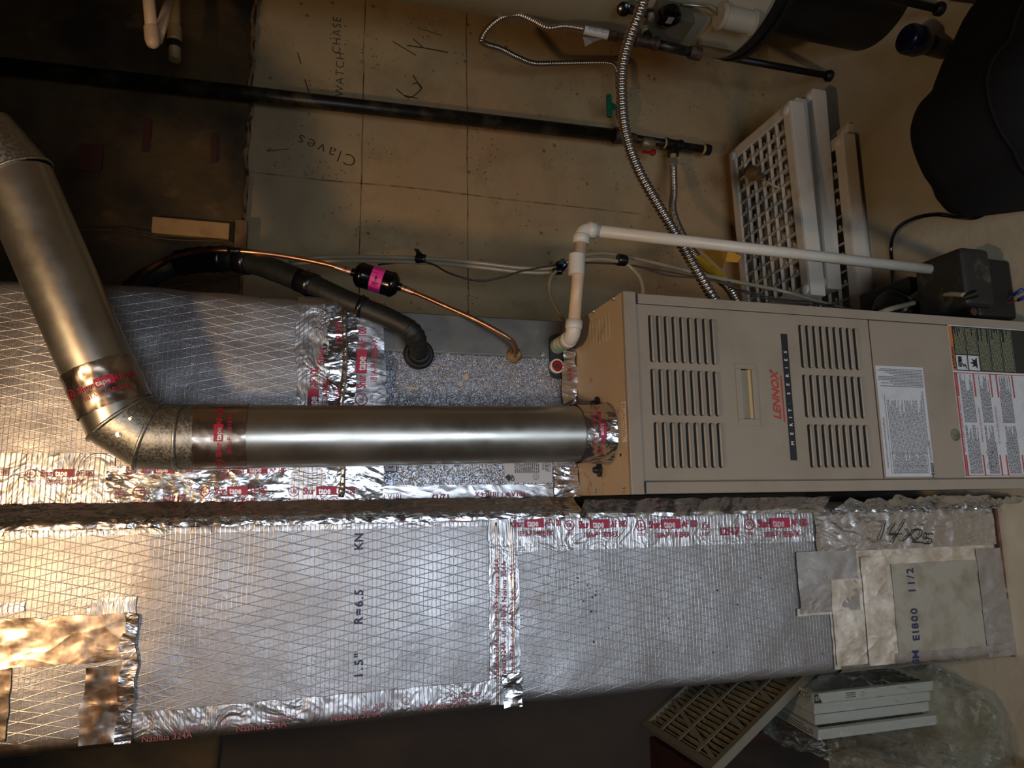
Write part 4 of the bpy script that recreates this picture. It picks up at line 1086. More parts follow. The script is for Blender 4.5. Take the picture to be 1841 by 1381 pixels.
LP2 = [A(628, 489, Y=1.435), A(590, 476, Y=1.44), A(520, 462, Y=1.45), A(450, 453, Y=1.455), A(390, 450, Y=1.475), A(350, 453, Y=1.50), A(300, 466, Y=1.53), A(255, 495, Y=1.58), A(225, 530, Y=1.64)]
tb('tube', M['copper_dark'], ll, LP, .0048, 14, 8)
tb('tube', M['copper'], ll, LP2, .0050, 14, 8)
dA, dB = A(632, 489, Y=1.435), A(722, 517, Y=1.42); dv = dB-dA; dl = dv.length
dr = lt('filter_drier', M['gloss_black'], ll, dA, dv, [(0, .008), (.006, .009), (.008, .017), (.016, .0255), (.021, .0275), (.026, .0262), (dl-.026, .0262), (dl-.021, .0275), (dl-.016, .0255), (dl-.008, .017), (dl-.006, .009), (dl, .008)], 36)
bm = bmesh.new(); d = dv.normalized(); toc = (Vector((0, 0, CAMH))-dA).normalized(); side = (toc-d*toc.dot(d)).normalized(); w = d.cross(side)
def drier(u, v, off=.0004): a = u/.0262; return dA+d*v+(side*math.cos(a)+w*math.sin(a))*(.0262+off)
write('drier_label', M['pink'], dr, [('r', -.036, dl*.40, .036, dl*.63)], lambda u, v: drier(u, v))
it = []
q = random.Random(2)
for k in range(5): it.append(('r', -.026+k*.0, dl*.42+.0028*k, -.012, dl*.42+.0012+.0028*k))
it += [('r', -.004, dl*.51-.0012, .003, dl*.51+.0012), ('p', [(-.002, dl*.51+.004), (-.002, dl*.51-.004), (-.009, dl*.51)]), ('r', .006, dl*.46, .009, dl*.57), ('r', .0105, dl*.46, .012, dl*.56)]
write('label_print', pm('dark_magenta_ink', '3a0a24', .5), dr, it, lambda u, v: drier(u, v, .0007))
lpm = smoothpath(LP2, 8)
bm = bmesh.new(); tube(bm, lpm[26:30], .0064, 16); obj('tape_wrap', bm, M['blacktape'], ll)
lt('brazed_joint', pm('silver_braze', (.5, .36, .3), .4, .9, (((.25, .12, .08), 90, .5, .6),)), ll, A(628, 488, Y=1.436), A(590, 476, Y=1.44)-A(628, 488, Y=1.436), [(-.004, .0075), (.012, .0072), (.014, .0064), (.030, .006)], 16)
lt('brazed_joint', MATS['silver_braze'], ll, A(724, 518, Y=1.42), A(760, 532, Y=1.405)-A(724, 518, Y=1.42), [(-.002, .0075), (.012, .0068), (.026, .0064)], 16)

# ---- vinyl tubes and thermostat wire along the wall
vt = thing('clear_hose_bundle', 'yellowed clear hoses taped together, sagging between the black line and the furnace', 'hose', tuple(A(750, 465, Y=1.62)))
V1 = [A(520, 468, Y=1.75), A(600, 462, Y=1.72), A(750, 464, Y=1.66), A(850, 472, Y=1.62), A(940, 482, Y=1.6), A(1000, 481, Y=1.58), A(1035, 463, Y=1.56), A(1080, 455, Y=1.56), A(1130, 462, Y=1.56), A(1200, 478, Y=1.56), A(1290, 500, Y=1.56), A(1400, 522, Y=1.56), A(1480, 545, Y=1.5), A(1560, 568, Y=1.45)]
V2 = [p+Vector((-.012, -.004, 0)) for p in V1[:6]]+[A(1040, 470, Y=1.55), A(1085, 466, Y=1.55), A(1125, 475, Y=1.55), A(1147, 495, Y=1.54), A(1155, 515, Y=1.53), A(1156, 545, Y=1.52)]
V3 = [A(1003, 484, Y=1.56), A(990, 500, Y=1.55), A(988, 525, Y=1.54), A(998, 550, Y=1.50), A(1014, 575, Y=1.44), A(1018, 584, Y=1.41)]
tb('hose', M['vinyl'], vt, V1, .0052, 12, 8); tb('hose', M['vinyl'], vt, V2, .0052, 12, 8); tb('hose', M['vinyl'], vt, V3, .0045, 12, 8)
def clip(c, d, r=.014, tail=None):
    bm = bmesh.new(); d = Vector(d).normalized(); lathe(bm, Vector(c)-d*.012, d, [(0, r), (.004, r*1.08), (.020, r), (.024, r*.96)], 14)
    o = obj('tape_wrap', bm, M['blacktape'], vt)
    if tail:
        bm = bmesh.new(); a = Vector(c); b = A(*tail[0], Y=a.y-.02); s_ = d*.008
        m_ = (a+b)/2+Vector((0, -.006, 0)); quad(bm, [a-s_, a+s_, m_+s_*.9, m_-s_*.9]); quad(bm, [m_-s_*.9, m_+s_*.9, b+s_*.6, b-s_*.7])
        r_ = bmesh.ops.solidify(bm, geom=bm.faces[:], thickness=.0008)
        obj('tape_tail', bm, M['blacktape'], o)
clip(A(757, 466, Y=1.655), V1[3]-V1[2], .013, ((748, 447),)); clip(A(1118, 468, Y=1.55), V1[8]-V1[7], .014)
clip(A(1010, 478, Y=1.57), V1[6]-V1[5], .014, ((1002, 494),)); clip(A(1002, 488, Y=1.56), (0, .3, 1), .008, ((1012, 465),))
tw = tag(tb('thermostat_wire', M['wire'], None, [A(680, 476, Y=1.7), A(740, 470, Y=1.66), A(775, 474, Y=1.64), A(810, 492, Y=1.62), A(860, 505, Y=1.61), A(905, 498, Y=1.6), A(945, 486, Y=1.59), A(1040, 473, Y=1.57), A(1140, 478, Y=1.57), A(1200, 495, Y=1.56), A(1270, 502, Y=1.54), A(1330, 520, Y=1.52), A(1400, 538, Y=1.5), A(1460, 543, Y=1.49), A(1525, 556, Y=1.47)], .0024, 8, 8),
    'thin dark thermostat wire sagging alongside the clear hoses above the furnace edge', 'wire')
tb('conductor', M['wire'], tw, [A(1150, 480, Y=1.575), A(1220, 492, Y=1.56), A(1300, 508, Y=1.54), A(1345, 528, Y=1.52), A(1420, 545, Y=1.48), A(1500, 548, Y=1.47)], .0022, 8, 8)

# ================================================================== GAS PIPING
gp = thing('gas_pipe', 'long black iron gas pipe on the concrete wall ending in a red-handled valve and tee', 'pipe', tuple(A(1210, 258, Y=1.93)))
GYY = 1.93
ga, gb = A(-60, 111, Y=GYY), A(1106, 244, Y=GYY)
tb('main_pipe', M['pipe_black'], gp, [ga, gb], .021, 24)
gdir = (gb-ga).normalized()
lt('coupling', M['rust'], gp, gb-gdir*.005, gdir, [(0, .0255), (.012, .0265), (.014, .024), (.036, .023), (.05, .018)], 20)
g2 = A(1268, 269, Y=GYY); g1 = A(1125, 247, Y=GYY); dg = (g2-g1).normalized()
tb('nipple', M['pipe_black'], gp, [g1-dg*.02, g2], .0135, 20)
lt('coupling', M['rust'], gp, g1+dg*.005, dg, [(0, .017), (.02, .018), (.03, .016)], 16)
T1 = A(1210, 260, Y=GYY)
lt('tee_fitting', M['pipe_black'], gp, T1-dg*.030, dg, [(0, .0195), (.008, .0195), (.010, .0165), (.05, .0165), (.052, .0195), (.060, .0195)], 20)
T1d = A(1210, 290, Y=GYY-.005)-T1
lt('tee_branch', M['pipe_black'], gp, T1, T1d, [(0, .016), (.028, .0165), (.030, .0195), (.040, .0195)], 20)
lt('end_cap', M['pipe_black'], gp, g2-dg*.006, dg, [(0, .0185), (.010, .0185), (.022, .0175), (.026, .010)], 20)
lt('thread_sealant', M['dope'], gp, g2-dg*.012, dg, [(0, .0145), (.005, .0175), (.007, .0175)], 16)
lt('thread_sealant', M['dope'], gp, T1-dg*.034, dg, [(0, .0145), (.003, .0180), (.005, .0175)], 16)
vb = A(1165, 258, Y=GYY-.012)
lt('valve_body', pm('dull_brass', (.22, .18, .10), .5, .6), gp, vb-dg*.022, dg, [(0, .014), (.008, .019), (.034, .019), (.044, .014)], 8)
hd = A(1172, 276, Y=GYY-.03)
rv = lt('valve_handle', M['red'], gp, hd, (0, -1, .1), [(0, .009), (.006, .011), (.014, .010), (.016, .004)], 14)
bx('handle_lever', M['red'], rv, hd.x-.006, hd.x+.005, hd.y-.008, hd.y-.002, hd.z, hd.z+.038, bev=.002)
# flexible connector down to the furnace
U0 = T1+T1d.normalized()*.04
fc = thing('furnace_gas_connector', 'grey corrugated gas connector with yellow coated end dropping from the tee to the furnace', 'hose', tuple(U0))
lt('reducer', M['dope'], fc, U0-T1d.normalized()*.004, T1d, [(0, .011), (.022, .011)], 14)
lt('flare_nut', pm('zinc_nut', (.5, .48, .4), .4, .8), fc, U0+T1d.normalized()*.018, T1d, [(0, .0165), (.020, .0165), (.022, .012), (.034, .012)], 6)
CE = A(1325, 542, Y=1.53); CE2 = Vector((FX1-.006, 1.51, CE.z-.05))
FCp = [U0+T1d.normalized()*.048, A(1211, 345, Y=1.88), A(1209, 375, Y=1.84), A(1221, 412, Y=1.78), A(1247, 455, Y=1.70), A(1285, 492, Y=1.62), A(1308, 515, Y=1.56), CE, CE2]
sm2 = smoothpath(FCp, 14)
tb('corrugated_hose', M['steel'], fc, FCp, .0125, 18, 12, (.0074, .0034, 1.))
i0 = min(range(len(sm2)), key=lambda i: (sm2[i]-A(1258, 466, Y=1.68)).length); i1 = min(range(len(sm2)), key=lambda i: (sm2[i]-A(1302, 508, Y=1.58)).length)
tb('yellow_sleeve', M['yellow'], fc, sm2[i0:i1+1], .0142, 18, 3, (.0035, .0012, 1.))
bm = bmesh.new(); tq = [A(1262, 450, Y=1.66), A(1310, 447, Y=1.63), A(1333, 462, Y=1.62), A(1326, 472, Y=1.62), A(1303, 470, Y=1.63), A(1298, 485, Y=1.62)]
bm.faces.new([bm.verts.new(p) for p in tq]); bmesh.ops.solidify(bm, geom=bm.faces[:], thickness=.0006); obj('paper_tag', bm, M['yellow_tag'], fc)
# armoured conduit
cd_ = thing('flexible_metal_conduit', 'wide spiral metal conduit hanging from the upper right down to the furnace side', 'conduit', tuple(A(1120, 150, Y=1.42)))
CP = [A(1168, -40, Y=1.30), A(1152, 15, Y=1.33), A(1131, 70, Y=1.38), A(1119, 120, Y=1.42), A(1118, 180, Y=1.46), A(1125, 240, Y=1.50), A(1145, 300, Y=1.52), A(1172, 350, Y=1.54), A(1205, 405, Y=1.55), A(1240, 465, Y=1.55), A(1268, 512, Y=1.54), A(1286, 542, Y=1.53), Vector((FX1-.006, 1.51, A(1286, 542, Y=1.53).z-.06))]
tb('spiral_jacket', M['conduit'], cd_, CP, .0146, 18, 12, (.0112, .0040, .7))
# gas connector to the heater
hc = thing('heater_gas_connector', 'looped stainless corrugated gas connector between the green valve and the water heater', 'hose', tuple(A(1112, 200, Y=1.90)))
HCp = [A(1111, 158, Y=1.90), A(1110, 135, Y=1.90), A(1106, 120, Y=1.90), A(1092, 113, Y=1.90), A(1050, 113, Y=1.89), A(1000, 114, Y=1.87), A(960, 114, Y=1.84), A(930, 103, Y=1.80), A(900, 88, Y=1.76), A(874, 80, Y=1.72), A(866, 72, Y=1.69), A(876, 53, Y=1.66), A(900, 33, Y=1.62), A(930, 27, Y=1.58), A(960, 38, Y=1.55), A(985, 50, Y=1.52), A(1015, 47, Y=1.50), A(1050, 52, Y=1.48)]
tb('corrugated_hose', M['steel'], hc, HCp, .0088, 16, 10, (.0072, .0030, 1.))
HT = A(1163, 76, Y=1.46); hn = (HT-A(1050, 53, Y=1.48)).normalized()
nA = A(1050, 54, Y=1.48)
lt('hose_label', M['paper'], hc, nA, hn, [(0, .0105), (.062, .012)], 12)
bm = bmesh.new()
for k in range(4):
    c = nA+hn*.012; o_ = Vector((-.0, -.0118, 0))
    for q_ in range(9):
        if R.random() > .15:
            a = nA+hn*(.010+q_*.0055)+Vector((.006-k*.0035, -.0122+abs(k-1.5)*.0006, 0)); box(bm, a.x-.0005, a.x+.0005, a.y-.0004, a.y, a.z-.0018, a.z+.0018)
obj('label_print', bm, M['greyprint'], hc)
bm = bmesh.new(); fq = [A(1048, 66, Y=1.47), A(1082, 70, Y=1.47), A(1066, 76, Y=1.46), A(1052, 84, Y=1.465)]
bm.faces.new([bm.verts.new(p) for p in fq]); bmesh.ops.solidify(bm, geom=bm.faces[:], thickness=.0005); obj('peeling_flap', bm, M['paper'], hc)
lt('flare_nut', M['rust'], hc, nA+hn*.062, hn, [(0, .014), (.022, .014), (.024, .011), (.05, .011)], 6)
gv = thing('green_valve', 'gas shutoff valve with a green tee handle beside the spiral conduit', 'valve', tuple(A(1113, 205, Y=1.905)))
va, vbb = A(1118, 243, Y=GYY), A(1112, 158, Y=1.90); vd = (vbb-va).normalized()
tb('riser_nipple', M['dope'], gv, [va+vd*.024, va+vd*.052], .0105, 14)
lt('valve_body', MATS['dull_brass'], gv, va+vd*.05, vd, [(0, .012), (.01, .016), (.035, .016), (.045, .012), (.060, .012), (.062, .009), (vbb-va).length > .1 and ((vbb-va).length-.05, .009) or (.08, .009)], 8)
hh = A(1100, 190, Y=1.885)
gh = bx('handle', M['green'], gv, A(1096, 210, Y=1.885).x, A(1096, 171, Y=1.885).x, 1.878, 1.892, A(1099, 190, Y=1.885).z, A(1091, 190, Y=1.885).z, bev=.003)
lt('handle_stem', M['green'], gv, A(1098, 192, Y=1.885), A(1110, 193, Y=1.89)-A(1098, 192, Y=1.885), [(0, .013), (.008, .011), (.018, .008)], 14)

# ================================================================== WATER HEATER
HC = Vector((1.495, 1.50, 0)); HR = .26; HB = .46
wh = thing('water_heater', 'grey cylindrical gas water heater raised on a black steel stand', 'water heater', (HC.x, HC.y, HB))
lt('jacket', M['heater'], wh, (HC.x, HC.y, HB), (0, 0, 1), [(0, HR-.004), (.004, HR), (1.45, HR), (1.47, HR-.02)], 96)
lt('base_ring', M['stand'], wh, (HC.x, HC.y, HB-.03), (0, 0, 1), [(0, HR-.004), (.031, HR+.001), (.034, HR+.001), (.034, HR-.01)], 96)
def onjacket(px, py, out=0.):
    """point where the ray meets the heater jacket"""
    d_ = ROT @ Vector((px-CX, -(py-CY), -F)); d_.normalize(); ox, oy = -HC.x, -HC.y; r_ = HR+out
    a = d_.x**2+d_.y**2; b = 2*(d_.x*ox+d_.y*oy); c = ox*ox+oy*oy-r_*r_; disc = b*b-4*a*c
    t_ = (-b-math.sqrt(max(0, disc)))/(2*a); p = d_*t_; p.z += CAMH; return p, (Vector((p.x-HC.x, p.y-HC.y, 0))).normalized()
cv, nv_ = onjacket(1200, 26)
u_ = Vector((0, 0, 1)); s__ = u_.cross(nv_)
def obox(name, mat, parent, c, n, w, h, dpt, bev=.004):
    s = u_.cross(n).normalized(); bm = bmesh.new(); box(bm, -w/2, w/2, 0, dpt, -h/2, h/2, bev)
    for v in bm.verts: q = v.co.copy(); v.co = Vector(c)+s*q.x+Vector(n)*q.y+u_*q.z
    return obj(name, bm, mat, parent)
gcv = obox('gas_control', pm('control_grey', '5c5a4c', .4, .3), wh, cv-nv_*.0, nv_, .085, .10, .055)
kc = onjacket(1203, 24, .055)[0]
kd = lt('control_knob', M['gloss_black'], gcv, kc, nv_, [(0, .030), (.010, .030), (.018, .028), (.022, .020), (.022, .001)], 32)
bm = bmesh.new()
for k in range(4): box(bm, -.010, .010, 0, .0006, -.006+k*.0042, -.0045+k*.0042)
for v in bm.verts: q = v.co.copy(); v.co = kc+s__*q.x+nv_*(q.y+.0222)+u_*q.z
obj('knob_print', bm, M['paper'], kd)
kk = onjacket(1122, 15, .02)[0]
lt('gas_knob', M['gloss_black'], wh, kk, (-.5, -.5, .3), [(0, .007), (.010, .008), (.012, .016), (.026, .017), (.028, .012)], 12)
tb('gas_inlet', M['rust'], wh, [kk, onjacket(1170, 25, .02)[0]], .011, 12)
for q in ((1171, 27), (1160, 50)): lt('fitting', pm('aluminium_fitting', (.5, .5, .42), .4, .8), wh, onjacket(*q, .03)[0], nv_, [(0, .010), (.012, .010), (.014, .006)], 12)
tb('inlet_nipple', M['pipe_black'], wh, [HT, onjacket(1165, 45, .0)[0]], .012, 14)
lt('inlet_tee', M['rust'], wh, HT-hn*.03, hn, [(0, .017), (.006, .017), (.008, .014), (.048, .014), (.050, .018), (.060, .018)], 14)
dl2 = A(1247, 95, Y=1.455)
tb('drip_leg', M['pipe_black'], wh, [HT, dl2], .0125, 16)
lt('drip_cap', M['rust'], wh, dl2-(dl2-HT).normalized()*.012, dl2-HT, [(0, .015), (.004, .017), (.03, .017), (.034, .010)], 14)
# burner door: raised panel with a rolled cylinder cover
pc, pn = onjacket(1310, 22)
bm = bmesh.new(); n = 14; g = []
cang = math.atan2(pn.y, pn.x)
for i in range(n+1):
    a = cang-.42+.84*i/n; g.append([bm.verts.new((HC.x+(HR+o_)*math.cos(a), HC.y+(HR+o_)*math.sin(a), z_)) for o_, z_ in ((.0, HB+.015), (.012, HB+.02), (.012, HB+.135), (0, HB+.14))])
for i in range(n):
    for j in range(3): bm.faces.new((g[i][j], g[i+1][j], g[i+1][j+1], g[i][j+1]))
obj('access_panel', bm, M['heater_cap'], wh)
ca, na = onjacket(1292, 28, .028); cb, nb_ = onjacket(1352, 42, .028)
lt('sensor_cover', pm('pale_grey_tube', 'a29a86', .4), wh, ca, cb-ca, [(0, .030), (.002, .031), (.003, .034), (.008, .034), (.009, .029), ((cb-ca).length-.009, .029), ((cb-ca).length-.008, .034), ((cb-ca).length-.003, .034), ((cb-ca).length, .030)], 28)
tb('pilot_tube', M['steel'], wh, [onjacket(1225, 8, .02)[0], onjacket(1250, 10, .03)[0], onjacket(1272, 14, .03)[0], onjacket(1290, 26, .02)[0]], .0032, 10, 6)
ws = thing('heater_stand', 'black steel stand with slim legs under the grey water heater', 'stand', (HC.x, HC.y, 0))
lt('top_ring', M['stand'], ws, (HC.x, HC.y, HB-.045), (0, 0, 1), [(0, .15), (.0, HR+.002), (.014, HR+.002), (.014, .15)], 64)
lt('shade_core', M['stand'], ws, (HC.x, HC.y, 0), (0, 0, 1), [(0, .17), (HB-.05, .17)], 48)  # added black cylinder, stands in for the shadow under the heater
for q in (A(1493, 137, Z=0), A(1692, 17, Z=0), A(1507, 52, Z=0), Vector((1.70, 1.38, 0))):
    lg = tb('leg', M['stand'], ws, [(q.x, q.y, .012), (q.x, q.y, HB-.04)], .0105, 12)
    lt('foot', M['stand'], lg, (q.x, q.y, 0), (0, 0, 1), [(0, .018), (.012, .018), (.02, .012)], 14)
    c = Vector((HC.x, HC.y, HB-.04)); e = Vector((q.x, q.y, HB-.04)); 
    tb('strut', M['stand'], ws, [c, e], .007, 8)

# ================================================================== PLASTIC SHELVES
def shelf(x0, x1, y0, y1, z0, h, rot, label, lattice=True):
    cx_, cy_ = x1, y0
    t = thing('storage_shelf', label, 'shelf panel', (cx_, cy_, z0), 'white plastic shelf panels stacked on the floor')
    bm = bmesh.new(); rim = .036; W_ = x1-x0; D_ = y1-y0
    L_ = lambda a, b, c, d, e, f, bv=.003: box(bm, a, b, c, d, e, f, bv)
    L_(-W_, 0, 0, .010, 0, h); L_(-W_, 0, D_-.010, D_, 0, h); L_(-W_, -W_+.010, .008, D_-.008, 0, h); L_(-.010, 0, .008, D_-.008, 0, h)
    L_(-W_+.004, -.004, .004, rim, h-.008, h+.001); L_(-W_+.004, -.004, D_-rim, D_-.004, h-.008, h+.001)
    L_(-W_+.004, -W_+rim, .02, D_-.02, h-.008, h+.001); L_(-rim, -.004, .02, D_-.02, h-.008, h+.001)
    o = obj('rim', bm, M['shelf'], t)
    o.location = (0, 0, 0)
    if lattice:
        bm = bmesh.new(); nx_ = 13; ny_ = 6
        for k in range(1, nx_):
            x = -W_+rim+(W_-2*rim)*k/nx_; box(bm, x-.0016, x+.0016, rim, D_-rim, h-.012, h-.001)
        for k in range(1, ny_):
            y = rim+(D_-2*rim)*k/ny_; box(bm, -W_+rim, -rim, y-.0016, y+.0016, h-.012, h-.001)
        for k in range(nx_):
            for j in range(ny_):
                if (k+j) % 2:
                    x = -W_+rim+(W_-2*rim)*(k+.05)/nx_; y = rim+(D_-2*rim)*(j+.35)/ny_; box(bm, x, x+.003, y, y+.016, h-.014, h-.003); box(bm, x, x+.014, y, y+.003, h-.014, h-.003)
        o = obj('lattice', bm, M['shelf'], t); o.location = (0, 0, 0)
    for a, b in ((-.022, .022), (-W_+.022, .022), (-.022, D_-.022), (-W_+.022, D_-.022)):
        o = lt('corner_boss', M['shelf'], t, (a, b, h), (0, 0, 1), [(0, .016), (.004, .015), (.007, .010), (.008, .002)], 18); o.location = (0, 0, 0)
    t.rotation_euler = (0, 0, rot)
    return t
shelf(.50, 1.13, 1.63, 1.95, .000, .026, .02, 'thin grey-white shelf panel at the very bottom of the stack, lying on the floor', False)
shelf(.45, 1.075, 1.60, 1.93, .031, .046, .0, 'white plastic shelf panel second from the floor, short of the others by the floor gap')
shelf(.60, 1.235, 1.64, 1.955, .085, .050, -.02, 'white plastic shelf panel in the middle of the stack, jutting nearest the water heater')
shelf(.58, 1.205, 1.655, 1.965, .146, .040, -.01, 'white plastic shelf panel second from the top, peeking out behind the top one')
shelf(.555, 1.16, 1.61, 1.93, .198, .050, .03, 'topmost white plastic lattice shelf panel of the stack, holding a brass fitting')
bc = A(1360, 318, Z=.27)
bf = thing('brass_fitting', 'small dark brass fitting with a pale stem lying on the topmost white shelf panel', 'fitting', (bc.x, bc.y, .249))
a_ = A(1346, 306, Z=.30); b_ = A(1378, 328, Z=.27)
dbx = (b_-a_).normalized()
lt('body', M['brass'], bf, a_, dbx, [(0, .010), (.004, .020), (.020, .023), (.032, .021), (.036, .014), (.044, .014), (.046, .016), (.054, .016), (.056, .008)], 16)
lt('flange', pm('grey_green_metal', '4a5048', .4, .6), bf, a_-dbx*.006, dbx, [(0, .020), (.006, .020)], 6)
tb('stem', pm('pale_stem', 'b5a888', .5), bf, [a_+dbx*.054, A(1400, 338, Z=.25)], .003, 8)

# ================================================================== CONDENSATE PUMP
pu = thing('condensate_pump', 'black plastic condensate pump on the floor beside the furnace under the white pipe', 'pump', (.50, 1.35, 0))
q0 = A(1760, 490, Z=.17)
bm = bmesh.new(); box(bm, .400, .545, 1.205, 1.53, 0.0, .115, .010, 0, 3); obj('reservoir', bm, M['black'], pu)
bm = bmesh.new(); box(bm, .420, .560, 1.19, 1.325, .08, .165, .014, 0, 3); obj('cover', bm, pm('dusty_black_plastic', '22211d', .5, 0, (('4c4a3a', 18, .55, .7, 7),)), pu)
bm = bmesh.new(); lathe(bm, (.47, 1.42, .11), (0, 0, 1), [(0, .058), (.04, .056), (.055, .045), (.058, .01)], 28); obj('motor_housing', bm, pm('dusty_dark_metal', '1b1c1c', .4, .3, (('3c3b2c', 14, .5, .7, 7),)), pu)
bx('motor_core', M['gloss_black'], pu, .415, .455, 1.34, 1.42, .11, .16, bev=.008)
a, b, c, d = A(1610, 548, Z=.145), A(1685, 500, Z=.145), A(1690, 513, Z=.145), A(1616, 566, Z=.145)
bm = bmesh.new(); quad(bm, [a, b, c, d]); bmesh.ops.solidify(bm, geom=bm.faces[:], thickness=.001); lb_ = obj('label_sheet', bm, M['paper'], pu)
bm = bmesh.new(); box(bm, .48, .545, 1.36, 1.53, .11, .143, .006); obj('junction_box', bm, M['black'], pu)
bm = bmesh.new()
for k in range(4):
    for j in range(14):
        if R.random() > .15:
            u0_, v0_ = .06+j*.062, .15+k*.2
            pq = lambda u, v: (a.lerp(b, u)).lerp(d.lerp(c, u), v)+Vector((0, 0, .0012))
            quad(bm, [pq(u0_, v0_), pq(u0_+.045, v0_), pq(u0_+.045, v0_+.09), pq(u0_, v0_+.09)])
obj('label_print', bm, M['greyprint'], lb_, ang='keep')
o1 = A(1745, 526, Z=.17)
lt('outlet_barb', M['black'], pu, (o1.x, o1.y, .15), (-.2, .9, .5), [(0, .009), (.02, .008), (.03, .006)], 12)
sc0 = A(1752, 560, Y=1.188); lt('screw_boss', M['rust'], pu, (sc0.x, 1.192, max(.02, sc0.z)), (0, -1, 0), [(0, .009), (.003, .009), (.004, .005)], 16)
tag(tb('discharge_hose', M['vinyl'], None, [Vector((o1.x, o1.y+.02, .165)), A(1700, 530, Z=.16), A(1650, 543, Z=.13), A(1600, 556, X=.40), A(1560, 572, X=.386)], .006, 12, 8),
    'yellowed clear hose arching from the black pump back behind the furnace', 'hose')
tag(tb('pump_lead', M['black'], None, [A(1568, 558, X=.39), A(1580, 534, X=.44), A(1600, 524, Z=.17), A(1630, 533, Z=.17), A(1655, 551, Z=.13), A(1668, 562, Z=.12)], .0022, 8, 8),
    'thin black lead looping over the motor of the black pump', 'wire')
CZc = .006
tag(tb('power_cord', M['gloss_black'], None, [A(1600, 552, Z=.09), A(1602, 520, Z=.05), A(1604, 480, Z=CZc), A(1602, 440, Z=CZc), A(1612, 412, Z=.03), A(1640, 394, Z=.04), A(1680, 386, Z=.03), A(1720, 390, Z=CZc), A(1750, 392, Z=CZc), A(1772, 384, Z=CZc), A(1800, 372, Z=CZc)], .0052, 12, 10),
    'black power cord curving over the pale floor from the pump to the black bag', 'cord')
for k, (pts, m_, lab_) in enumerate(((((1790, 558), (1805, 545), (1822, 530), (1838, 520)), 'bluewire', 'blue wire connector crossing the pale floor below the black pump'), (((1800, 552), (1812, 545), (1830, 540), (1846, 532)), 'redwire', 'dark red wire beside the blue connector below the black pump'))):
    w_ = thing('wire_lead', lab_, 'wire', tuple(A(*pts[0], Z=.03)))
    tb('conductor', M[m_], w_, [A(a, b, Z=.03-.004*i) for i, (a, b) in enumerate(pts)], .0014, 8, 5)
    e = A(*pts[-1], Z=.02); s0 = A(*pts[-2], Z=.022); tb('crimp_sleeve', M['bluewire'], w_, [s0, e], .0042, 10)

# ================================================================== BLACK BAG AND TUBE
BY = 1.10
out = [(1841+60, -40), (1790, -25), (1757, 5), (1735, 50), (1712, 100), (1698, 140), (1672, 170), (1658, 200), (1656, 232), (1664, 270), (1682, 310), (1702, 338), (1712, 362), (1728, 378), (1755, 384), (1800, 384), (1850, 378), (1900, 372)]
poly = [A(a, b, Y=BY) for a, b in out]; poly = smoothpath(poly, 4)
poly = [p for p in poly if p.z > .004]+[]
xs_ = [p.x for p in poly]; poly = [Vector((max(xs_)-.0, BY, .004))]*0+poly+[Vector((poly[-1].x+.02, BY, .004)), Vector((max(xs_)-.05, BY, .004))]
cen = sum(poly, Vector())/len(poly); bm = bmesh.new(); rings = []
for s_, yy in ((.0, -.235), (.55, -.225), (.80, -.20), (.92, -.15), (.97, -.07), (1., .0), (.96, .03), (.85, .045), (.5, .05), (.0, .052)):
    rings.append([bm.verts.new((cen.x+(p.x-cen.x)*max(s_, .002), BY+yy+.004*nz(p.x, p.z, s_, 9), cen.z+(p.z-cen.z)*max(s_, .002))) for p in poly])
n = len(poly)
for a, b in zip(rings, rings[1:]):
    for k in range(n): bm.faces.new((a[k], a[(k+1) % n], b[(k+1) % n], b[k])).smooth = True
bg = thing('black_bag', 'large soft black fabric bag standing on the pale floor at the right edge', 'bag', (cen.x, BY, 0))
obj('body', bm, M['bag'], bg)
bm = bmesh.new(); 
pp = [Vector((cen.x+(p.x-cen.x)*.93, BY-.034, cen.z+(p.z-cen.z)*.93)) for p in poly[10:-6]]; pp = [q - Vector((0, .115, 0)) for q in pp]
tube(bm, pp, .0035, 8); obj('piping', bm, M['bag'], bg)
ta, tbb = A(1626, 68, Y=1.30), A(1800, 115, Y=1.30)
tu = thing('plastic_tube', 'dark navy plastic tube with a wide rounded cap standing behind the black bag', 'tube', (tbb.x, tbb.y, 0)); td = (tbb-ta).normalized()
tbb = ta+td*((ta.z-.002)/-td.z)
tb('shaft', M['navy'], tu, [ta+td*.04, tbb], .0265, 28)
lt('cap', M['navy'], tu, ta, td, [(0, .020), (.004, .034), (.012, .038), (.045, .038), (.055, .034), (.070, .028)], 32)

mq = [A(1712, 2, Z=.001), A(1800, 14, Z=.001), A(1900, 26, Z=.001), A(1900, -90, Z=.001), A(1700, -90, Z=.001)]
bm = bmesh.new(); lo = [bm.verts.new((p.x, p.y, .0005)) for p in mq]; hi = [bm.verts.new((p.x, p.y, .008)) for p in mq]; bm.faces.new(hi); bm.faces.new(lo[::-1])
for k in range(5): bm.faces.new((lo[k], lo[(k+1) % 5], hi[(k+1) % 5], hi[k]))
tag(obj('floor_mat', bm, pm('purple_brown_mat', '3a2a2a', .9, 0, (), (('noise', 200, .5, .003),))), 'dull purple-brown mat edge on the pale floor above the navy tube', 'mat')
